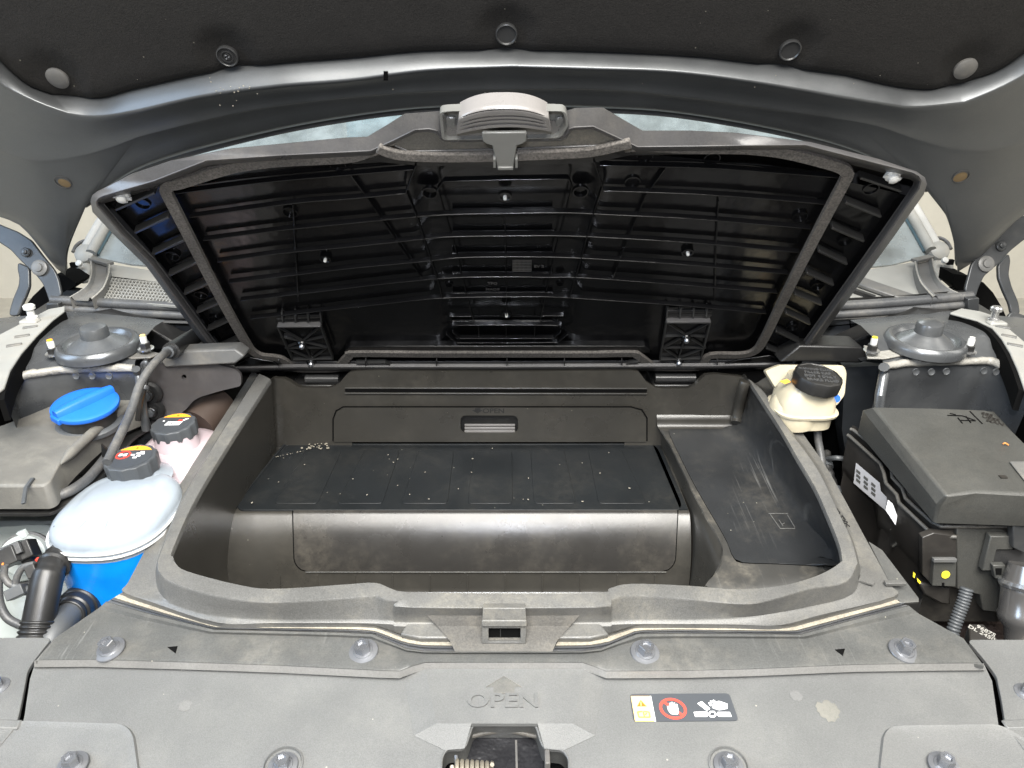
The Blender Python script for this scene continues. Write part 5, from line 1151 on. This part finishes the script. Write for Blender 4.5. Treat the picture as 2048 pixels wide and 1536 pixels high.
# ------------------------------------------------------------------ hoses at the left front
def ribbed(path, r, amp, k): return [r + amp * (1 if (i % 4) in (1, 2) else 0) for i in range(len(path))]
h1 = thing('coolant_hose', 'thick black coolant hose with quick connector plugged into the blue tank', 'hose', DD(75, 1270, 0.8382))
p_ = [DD(150, 1092, 0.9144), DD(128, 1112, 0.8890), DD(112, 1126, 0.8763), DD(100, 1142, 0.8636), DD(93, 1165, 0.8573), DD(86, 1200, 0.8509), DD(78, 1240, 0.8446), DD(70, 1285, 0.8382), DD(66, 1330, 0.8382)]
pa = cat(p_, 8); rs = []
for i, p in enumerate(pa):
    t = i / 8
    r = .0172 if t < 1.6 else .0160
    if 2.0 < t < 2.5: r = .0190
    if 3.2 < t: r = .0176
    rs.append(r)
obj('pipe', M().tube(pa, rs, 18), m_black, h1, smooth=50)
cr_ = cat([p_[6], p_[7], p_[8]], 14); obj('bellows', M().tube(cr_, [.0196 if i % 3 else .0168 for i in range(len(cr_))], 18), m_black, h1, smooth=60)
ax_ = (DD(158, 1085, 0.9207) - DD(118, 1120, 0.8826)).normalized(); o = DD(118, 1120, 0.8826)
obj('connector', M().lathe([(0.01905, 0.00000), (0.02007, 0.00254), (0.01905, 0.00635), (0.01905, 0.01016), (0.02311, 0.01143), (0.02413, 0.01651), (0.02349, 0.01778), (0.02730, 0.02032), (0.02730, 0.03810), (0.02540, 0.04191)], o, ax_, 10), m_black, h1, smooth=30, bev=.001)
q = M().box(o + ax_ * .028 + Vector((-.005, 0, .027)), 0.00889, 0.00762, 0.00508, frame(ax_)); obj('release_tab', q, m_black, h1, bev=.001)
obj('spout', M().tube([o + ax_ * .036, o + ax_ * .08], .016, 16), m_tank, h1)
h2 = thing('coolant_hose', 'second black hose below the tank, half hidden behind the beam cover', 'hose', DD(150, 1250, 0.8890))
p_ = [DD(185, 1190, 0.9398), DD(160, 1210, 0.9017), DD(136, 1232, 0.8763), DD(112, 1262, 0.8509), DD(96, 1300, 0.8382), DD(92, 1350, 0.8382)]
obj('pipe', M().tube(cat(p_, 8), .0162, 16), m_capg, h2); ax2 = (p_[0] - p_[2]).normalized()
obj('connector', M().lathe([(0.01842, 0.00000), (0.01969, 0.00381), (0.01842, 0.00762), (0.02159, 0.01016), (0.02223, 0.02032), (0.02476, 0.02286), (0.02540, 0.03556), (0.02286, 0.03937)], p_[2], ax2, 28), m_black, h2, smooth=30, bev=.0008)
# headlight housing and its connector
hb2 = thing('headlamp_housing', 'pale grey headlamp housing at the left edge with a round bulb cover', 'headlamp', DD(40, 1270, 0.9144))
q = M(); rows = []
for y, d in ((1006, 1.06), (1030, 1.03), (1052, 1.01), (1066, 1.015), (1080, 1.0), (1150, .96), (1220, .93), (1300, .91)):
    rows.append([DD(x, y + 2 * math.sin(i), d + .004 * math.sin(i * 1.3)) for i, x in enumerate((-160, -60, 0, 30, 60, 90, 112, 128, 150))])
obj('shell', M().loft(rows), m_lamp, hb2, smooth=60)
o = DD(44, 1116, 0.9335); n_ = Vector((.15, -.75, .55)).normalized()
obj('bulb_cover', M().lathe([(0.02985, -0.02540), (0.02985, -0.00254), (0.02857, 0.00127), (0.02286, 0.00254), (0.02159, -0.00127), (0.01270, -0.00127)], o, n_, 36), m_lamp, hb2)
obj('bulb_cover_gap', M().lathe([(0.03327, -0.01524), (0.03327, -0.00762), (0.03023, -0.00762)], o, n_, 36), m_rubber, hb2)
q = M().prism([DD(x, y, 0.9144) for x, y in ((30, 1068), (46, 1062), (54, 1074), (44, 1080))], (0, .006, 0)); obj('cover_tab', q, m_lamp, hb2, bev=.001)
cn_ = thing('connector', 'black electrical plug with an orange wire on the headlamp housing', 'connector', DD(40, 1120, 0.9017))
ro = frame(n_, (.9, .2, .4))
obj('plug_body', M().box(DD(46, 1104, 0.9042), 0.01460, 0.01143, 0.01270, ro), m_black, cn_, bev=.0015); obj('plug_collar', M().lathe([(0.01588, -0.00508), (0.01588, 0.00508), (0.01270, 0.00635)], DD(55, 1106, 0.9093), ro @ Vector((1, 0, 0)), 14), m_black, cn_)
obj('plug_head', M().box(DD(18, 1114, 0.8890), 0.01206, 0.01080, 0.01143, ro), m_black, cn_, bev=.0012); obj('plug_lock', M().box(DD(24, 1100, 0.8865), 0.01016, 0.00762, 0.00254, ro), m_rubber, cn_, bev=.0006)
for pts, r_, m_ in (([(6, 1126), (4, 1140), (10, 1150)], .0012, m_copper), ([(10, 1130), (8, 1150), (16, 1165), (28, 1172)], .0042, m_rubber), ([(70, 1128), (48, 1134), (36, 1150), (30, 1170)], .0040, m_rubber), ([(28, 1172), (44, 1180), (62, 1180)], .0060, m_capg), ([(-4, 1150), (-2, 1200), (14, 1235), (44, 1252)], .0050, m_rubber)):
    obj('wire', M().tube(cat([DD(x, y, 0.8700) for x, y in pts], 5), r_, 10), m_, cn_)
obj('wire_clip', M().box(DD(34, 1184, 0.8636), 0.01016, 0.00635, 0.00889, ro), m_capg, cn_, bev=.001); obj('red_tab', M().box(DD(80, 1122, 0.8890), 0.00381, 0.00254, 0.00381), m_red, cn_)
obj('small_plug', M().box(DD(68, 1142, 0.8573), 0.00571, 0.00762, 0.00889, ro), m_black, cn_, bev=.001)
# ------------------------------------------------------------------ brake fluid reservoir
br = thing('brake_reservoir', 'cream brake fluid reservoir with tilted black ribbed cap, beside the tub', 'reservoir', DD(1625, 850, 1.08))
RB = Pl(DD(1625, 800, 1.10), (0, -.88, .47))
o1 = DD(1622, 838, 1.10)
def sec2(o, a, b): return [Vector(o) + Vector((a * math.copysign(abs(math.cos(t)) ** .6, math.cos(t)), b * math.copysign(abs(math.sin(t)) ** .6, math.sin(t)), 0)) for t in [2 * math.pi * k / 32 for k in range(32)]]
oz = Vector((o1.x - .008, o1.y + .02, 0)); zt = o1.z
rows = [sec2(oz + Vector((0, 0, zt + h)), a, b) for h, a, b in ((-.016, .034, .030), (-.012, .040, .036), (.008, .041, .037), (.009, .047, .043), (.013, .048, .044), (.014, .043, .040), (.030, .042, .038), (.044, .034, .034), (.052, .028, .030), (.062, .026, .028))]
obj('body', M().loft(rows, closed=True, cap=True), m_cream, br, smooth=50)
q = M().prism(Pl(DD(1600, 780, 1.13), (0, -.9, .43)).pts(rnd([(1530, 742), (1560, 730), (1688, 731), (1694, 745), (1690, 790), (1674, 812), (1620, 812), (1560, 790)], 6, 3)), (0, .012, -.004)); obj('back_tank', q, m_cream, br, bev=.003)
obj('shoulder', M().lathe([(.040, -.03), (.038, -.01), (.030, .004), (.018, .010), (0, .011)], DD(1592, 800, 1.10), (-.2, -.3, 1), 28), m_cream, br)
cn2 = Vector((.10, -.12, 1)).normalized(); oc_ = DD(1638, 748, 1.07)
fr = frame(cn2); ring = [(k, .0345 if (k // 3) % 2 else .0335) for k in range(60)]
def rw_(z, f): return [oc_ + fr @ Vector((q_ * f * math.cos(2 * math.pi * k / 60), q_ * f * math.sin(2 * math.pi * k / 60), z)) for k, q_ in ring]
cpb = obj('cap', M().loft([rw_(-.022, .9), rw_(-.020, 1.0), rw_(-.006, 1.03), rw_(-.001, .98), rw_(0, .92), rw_(-.0012, .88)], closed=True, cap=True), m_black, br, smooth=30)
for i, tt in enumerate(('WARNING CLEAN', 'FILLER CAP', 'DOT 4 ONLY', 'BRAKE FLUID')): text('lettering', tt, m_rubber, cpb, oc_ + fr @ Vector((0, .015 - i * .0105, -.0006)), fr, .0082 if i else .0065, .0006)
obj('blue_mark', M().lathe([(.006, 0), (.006, .002)], RB.at(1672, 797, .012), RB.n, 14), m_blue, br); obj('amber_mark', M().prism(RB.pts([(1558, 762), (1575, 758), (1582, 764), (1570, 768)], .016), RB.n * -.001), m_orange, br)
obj('outlet_hose', M().tube([DD(1634, 852, 1.12), DD(1636, 880, 1.12), DD(1642, 910, 1.12), DD(1648, 960, 1.10)], .006, 10), m_rubber, br)
rb = thing('support_beam', 'dark plastic beam behind the brake reservoir at right', 'beam', DD(1660, 720, 1.12))
obj('beam', M().prism(QY(1.06).pts([(1560, 725), (1600, 690), (1725, 694), (1735, 714), (1724, 727), (1600, 724)]), (0, .05, 0)), m_black, rb, bev=.003)
obj('beam_flap', M().prism(QY(1.05).pts([(1722, 722), (1745, 716), (1766, 722), (1768, 730), (1740, 724)]), (0, .012, 0)), m_hinge, rb)
q = M().prism(QY(1.08).pts([(1690, 735), (1780, 730), (1790, 900), (1760, 1000), (1700, 960), (1684, 860)]), (0, .03, 0)); tag(obj('inner_panel', q, mat('inner_panel_paint', (.05, .055, .06), .4, metal=.3, wave=.4)), 'dark inner panel between brake reservoir and right strut tower', 'panel')
# ------------------------------------------------------------------ fuse box
fb_ = thing('fuse_box', 'large black fuse box at right with faceted cover and paper labels', 'fuse box', DD(1930, 1180, .80))
FZ = Pl(DD(1900, 900, .93), (-.02, -.10, 1))
tA = [(1748, 813), (1860, 815), (1970, 819), (1983, 824), (2048, 884), (2150, 974), (2152, 992), (2048, 987), (1948, 983), (1893, 993)]
top_ = FZ.pts(tA)
bevL = [FZ.at(1724, 820, -.012), FZ.at(1714, 858, -.045)]
bot = [FZ.at(1724, 819, -.008), None]
c1_, c2_ = FZ.at(1724, 819, -.006), FZ.at(1876, 1012, -.023)
c3_ = FZ.at(2048, 1024, -.023); c3b = FZ.at(2230, 1036, -.023)
low1 = FZ.at(1714, 862, -.048); low2 = FZ.at(1868, 1046, -.050); low3 = FZ.at(2048, 1052, -.045); low3b = FZ.at(2230, 1058, -.045)
vv = [top_[0], top_[9], top_[8], top_[7], top_[6], top_[5], top_[4], top_[3], top_[2], top_[1], c1_, c2_, c3_, c3b, low1, low2, low3, low3b, top_[0] + Vector((.0, .01, -.05)), top_[2] + Vector((0, .01, -.05)), top_[5] + Vector((.02, 0, -.05)), FZ.at(1872, 1011, -.0142)]
q = M().add(vv, [(0, 1, 2, 3, 4, 5, 6, 7, 8, 9), (0, 10, 11, 1), (1, 11, 12, 3, 2), (3, 12, 13, 4), (10, 14, 15, 11), (11, 15, 16, 12), (12, 16, 17, 13), (0, 18, 14, 10), (0, 9, 8, 19, 18), (8, 7, 6, 5, 20, 19)])
obj('cover', q, m_box, fb_, smooth=15, bev=.0035, seg=3)
q = M().prism(FZ.pts([(2019, 922), (2070, 922), (2100, 1000), (2048, 958)], .003), (0, 0, -.002)); obj('raised_pad', q, m_cowl, fb_, bev=.001)
# side rails following the stepped outline, and the base below
ra = [(1700, 858, -.052), (1707, 860, -.052), (1742, 888, -.054), (1774, 915, -.056), (1783, 934, -.058), (1785, 956, -.064), (1805, 977, -.064), (1811, 997, -.066), (1865, 1045, -.066), (1881, 1053, -.064), (1960, 1053, -.060), (2024, 1052, -.058), (2230, 1054, -.058)]
rb_ = [(1695, 870, -.060), (1700, 873, -.060), (1761, 928, -.064), (1768, 947, -.066), (1772, 967, -.072), (1794, 990, -.072), (1798, 1006, -.076), (1861, 1065, -.076), (1885, 1073, -.074), (1913, 1074, -.070)]
obj('cover_rail', M().tube(FZ.pts(ra), .0026, 8), m_dirt, fb_, smooth=60); obj('base_rail', M().tube(FZ.pts(rb_), .0026, 8), m_dirt, fb_, smooth=60)
bw = [[p + Vector((.004, .004, .004)) for p in FZ.pts(ra)], [p + Vector((.006, .004, -.030)) for p in FZ.pts(ra)], [p + Vector((.010, .008, -.16)) for p in FZ.pts(ra)]]
obj('base', M().loft(bw), m_boxd, fb_, smooth=40)
b2 = [[p + Vector((.002, .002, 0)) for p in FZ.pts(rb_)], [p + Vector((.003, .003, -.05)) for p in FZ.pts(rb_)], [p + Vector((.016, .02, -.085)) for p in FZ.pts(rb_)]]
obj('base_skirt', M().loft(b2), m_boxd, fb_, smooth=40)
ff = Pl(FZ.at(1900, 1075, -.072), (0, -1, .12))
q = M().prism(ff.pts([(1868, 1066), (1913, 1072), (1913, 1122), (1913, 1176), (1865, 1171), (1845, 1150), (1845, 1075)], .001), (0, .01, 0)); obj('front_face', q, m_boxd, fb_, bev=.001)
q = M().prism(ff.pts([(1914, 1056), (2026, 1056), (2040, 1230), (1966, 1222), (1960, 1190), (1930, 1184), (1914, 1178)], -.006), (0, .03, 0)); obj('front_face', q, m_box, fb_, bev=.0015)
q = M().prism(ff.pts([(1869, 1121), (1913, 1121), (1912, 1174), (1864, 1172)], .008), (0, .008, 0)); cl_ = obj('clip', q, m_box, fb_, bev=.001)
obj('yellow_dot', M().lathe([(.0052, 0), (.0052, .0008)], ff.at(1891, 1149, .0084), ff.n, 24), m_yellow, cl_); obj('clip_notch', M().prism(ff.pts([(1884, 1166), (1889, 1166), (1889, 1173), (1884, 1173)], .0086), (0, .002, 0)), m_void, cl_)
obj('clip_ledge', M().strip(ff.pts([(1868, 1122), (1914, 1122)], .012), .005, .005, ff.n), m_cowl, cl_, bev=.0006)
q = M().prism(ff.pts([(1982, 1073), (2030, 1073), (2026, 1100), (1994, 1100), (1984, 1142), (1964, 1142)], .006), (0, .010, 0)); obj('latch_tab', q, m_box, fb_, bev=.0012)
q = M().prism(ff.pts([(2026, 1030), (2034, 1030), (2060, 1052), (2060, 1110), (2046, 1106), (2026, 1096)], .014), (0, .012, 0)); obj('side_latch', q, m_hinge, fb_, bev=.0015)
q = M().prism(ff.pts([(1986, 1131), (2012, 1131), (2010, 1158), (1990, 1158)], .012), (0, .008, 0)); obj('hook', q, m_box, fb_, bev=.0012)
q = M().prism(ff.pts([(1991, 1137), (2004, 1137), (2003, 1150), (1992, 1150)], .0125), (0, .002, 0)); obj('hook_slot', q, m_void, fb_)
q = M().prism(ff.pts([(1990, 1100), (2060, 1100), (2060, 1142), (1984, 1142)], .002), (0, .004, 0)); obj('dark_window', q, m_clip, fb_)
q = M().prism(ff.pts([(2014, 1144), (2080, 1144), (2080, 1200), (2010, 1190)], .004), (0, .02, 0)); obj('side_box', q, m_box, fb_, bev=.001)
q = M().prism(ff.pts([(1838, 1166), (1902, 1176), (1902, 1212), (1880, 1208), (1848, 1190)], -.004), (0, .02, 0)); obj('lower_lug', q, m_boxd, fb_, bev=.003)
for P in ([(1827, 1144), (1831, 1148), (1829, 1156), (1826, 1154)], [(1834, 1156), (1842, 1164), (1840, 1168), (1835, 1163)]): obj('paint_dab', M().prism(ff.pts(P, .006), (0, .001, 0)), m_yellow, fb_)
SL = Pl(FZ.at(1740, 960, -.085), (-.86, -.50, .10))
for P, mt_, nm in (([(1712, 926), (1759, 966), (1761, 982), (1775, 997), (1770, 1020), (1707, 966)], m_label, 'paper_label'), ([(1776, 1000), (1785, 1008), (1794, 1032), (1791, 1050), (1771, 1020)], m_print, 'paper_label'), ([(1806, 1042), (1816, 1055), (1819, 1084), (1802, 1062)], m_print, 'paper_label')):
    pl_ = obj(nm, M().prism(SL.pts(P, .004 if mt_ is m_label else .018), SL.n * -.0006), mt_, fb_)
    if mt_ is m_label:
        for k in range(9):
            x = 1713 + (k % 3) * 15; y = 938 + (k % 3) * 13 + (k // 3) * 9; obj('print_block', M().prism(SL.pts([(x, y), (x + 8, y + 7), (x + 7, y + 12), (x - 1, y + 5)], .0046), SL.n * -.0003), m_box, pl_)
obj('side_hook', M().tube(SL.pts([(1782, 1058), (1792, 1066), (1794, 1086), (1786, 1092)], .006), .0022, 8), m_box, fb_)
SF = frame(FZ.n, (1, -.05, 0))
bk_ = M()
for a, b in (((1895, 830), (1925, 831)), ((1925, 831), (1950, 840)), ((1916, 835), (1925, 846)), ((1922, 840), (1952, 841)), ((1932, 832), (1942, 845)), ((1900, 826), (1912, 829))): bk_.strip(FZ.pts([a, b], .0012), .0013, .0008, FZ.n)
bk_.strip(FZ.pts([(1940, 822), (1965, 847)], .0012), .0011, .0008, FZ.n); obj('book_symbol', bk_, m_void, fb_)
for t_, x, y in (('SEE', 1974, 829), ('USER', 1982, 837), ('MAN', 1990, 845)): text('lettering', t_, m_boxd, fb_, FZ.at(x, y, .0008), frame(FZ.n, (.8, -.6, 0)), .0095, .0003)
obj('straw', M().tube(cat([FZ.at(2006, 888, .002), FZ.at(2010, 886, .004), FZ.at(2017, 890, .002)], 4), .0008, 6), m_copper, fb_)
for x, y in ((2006, 954),): obj('mould_pip', M().box(FZ.at(x, y, .0005), .004, .003, .001), m_boxd, fb_)
# conduit, pipe, pieces below
cd = cat([DD(1934, 1176, .90), DD(1926, 1205, .90), DD(1916, 1232, .90), DD(1906, 1262, .90), DD(1898, 1300, .90)], 14)
tag(obj('conduit', M().tube(cd, [.0080 if i % 3 else .0062 for i in range(len(cd))], 14), m_capg, smooth=60), 'ribbed black conduit running down from the fuse box', 'conduit')
pp_ = thing('duct_pipe', 'shiny round pipe end at the right edge below the fuse box', 'pipe', DD(2050, 1260, .76))
po = DD(2062, 1170, .88); pa_ = (DD(2050, 1270, .88) - po).normalized(); 
obj('pipe', M().lathe([(0.02530, -0.02300), (0.02990, 0.00000), (0.03163, 0.00460), (0.03047, 0.01150), (0.02990, 0.03450), (0.03163, 0.03910), (0.02932, 0.04830), (0.02300, 0.05520), (0.01955, 0.08050)], po, pa_, 36), mat('smoky_metal', (.22, .21, .20), .22, metal=.7), pp_, smooth=50)
obj('pipe_rim', M().lathe([(.0325, -.002), (.034, .002), (.0325, .006)], po, pa_, 36), m_chrome, pp_)
bl2 = [p for p in cat([po + pa_ * .07, po + pa_ * .13], 14)]; obj('pipe_bellows', M().tube(bl2, [.0185 if i % 3 else .0155 for i in range(len(bl2))], 18), m_black, pp_)
q = M().prism(QY(.83).pts([(1800, 1206), (2140, 1206), (2140, 1380), (1800, 1380)]), (0, .02, 0)); tag(obj('felt_liner', q, m_brownw), 'dark brown felt liner below the fuse box', 'liner')
sm = thing('module', 'small black printed module tucked below the fuse box at right', 'module', K.at(1965, 1285, .0))
mq = [K.at(1937, 1247, -.02), K.at(1967, 1247, -.02), K.at(2000, 1283, -.02), K.at(1940, 1286, -.02)]; obj('case', M().prism(mq, (0, 0, -.02)), m_boxd, sm, bev=.002)
text('lettering', '96875', m_bead, sm, K.at(1972, 1262, -.0194), frame(K.n, (.7, -.75, 0)), .008, .0002); text('lettering', 'DL 2450', m_bead, sm, K.at(1963, 1266, -.0194), frame(K.n, (.7, -.75, 0)), .008, .0002)
tb_ = thing('tub_bracket', 'black triangular plastic bracket at the right front corner of the tub', 'bracket', T.at(1800, 1200, -.04))
obj('plate', M().prism(T.pts([(1737, 1082), (1765, 1100), (1838, 1196), (1838, 1204), (1800, 1206), (1782, 1190), (1776, 1160)], -.034), (0, 0, -.003)), m_strip, tb_, bev=.0008)
obj('side', M().loft([T.pts([(1800, 1206), (1838, 1204), (1845, 1196)], -.034), [p + Vector((0, 0, -.03)) for p in T.pts([(1800, 1206), (1838, 1204), (1845, 1196)], -.034)]]), m_black, tb_)
obj('tab', M().box(T.at(1790, 1166, -.024), .012, .003, .002), m_rim, tb_, bev=.0006)

# ------------------------------------------------------------------ small looms in the dark gaps beside the tub
lw_ = thing('wiring_loom', 'dark taped wiring loom hanging in the gap between tub and fuse box', 'wiring loom', DD(1680, 1000, 1.10))
pth_ = cat([DD(1652, 905, 1.14), DD(1655, 935, 1.12), DD(1668, 975, 1.10), DD(1690, 1030, 1.08), DD(1730, 1090, 1.06), DD(1790, 1150, 1.04)], 8)
obj('bundle', M().tube(pth_, [.007 + .0007 * math.sin(i * 1.9) for i in range(len(pth_))], 10), m_black, lw_)
obj('branch', M().tube(cat([DD(1655, 918, 1.12), DD(1672, 916, 1.10), DD(1690, 918, 1.10)], 5), .004, 8), m_capg, lw_)
for k in (6, 16, 27): obj('tape_band', M().tube([pth_[k], pth_[k + 2]], .0088, 12), m_capg, lw_)
ll_ = thing('wiring_loom', 'thin dark wiring loom looping beside the left strut tower wall', 'wiring loom', DD(270, 800, 1.05))
pth_ = cat([DD(298, 706, 1.10), DD(288, 740, 1.06), DD(290, 770, 1.05), DD(281, 800, 1.05), DD(276, 840, 1.06)], 7)
obj('bundle', M().tube(pth_, .0042, 8), m_black, ll_)
for k in (5, 15): obj('clamp', M().lathe([(.0062, -.003), (.0066, 0), (.0062, .003)], pth_[k], pth_[k + 1] - pth_[k], 12), m_steel, ll_)
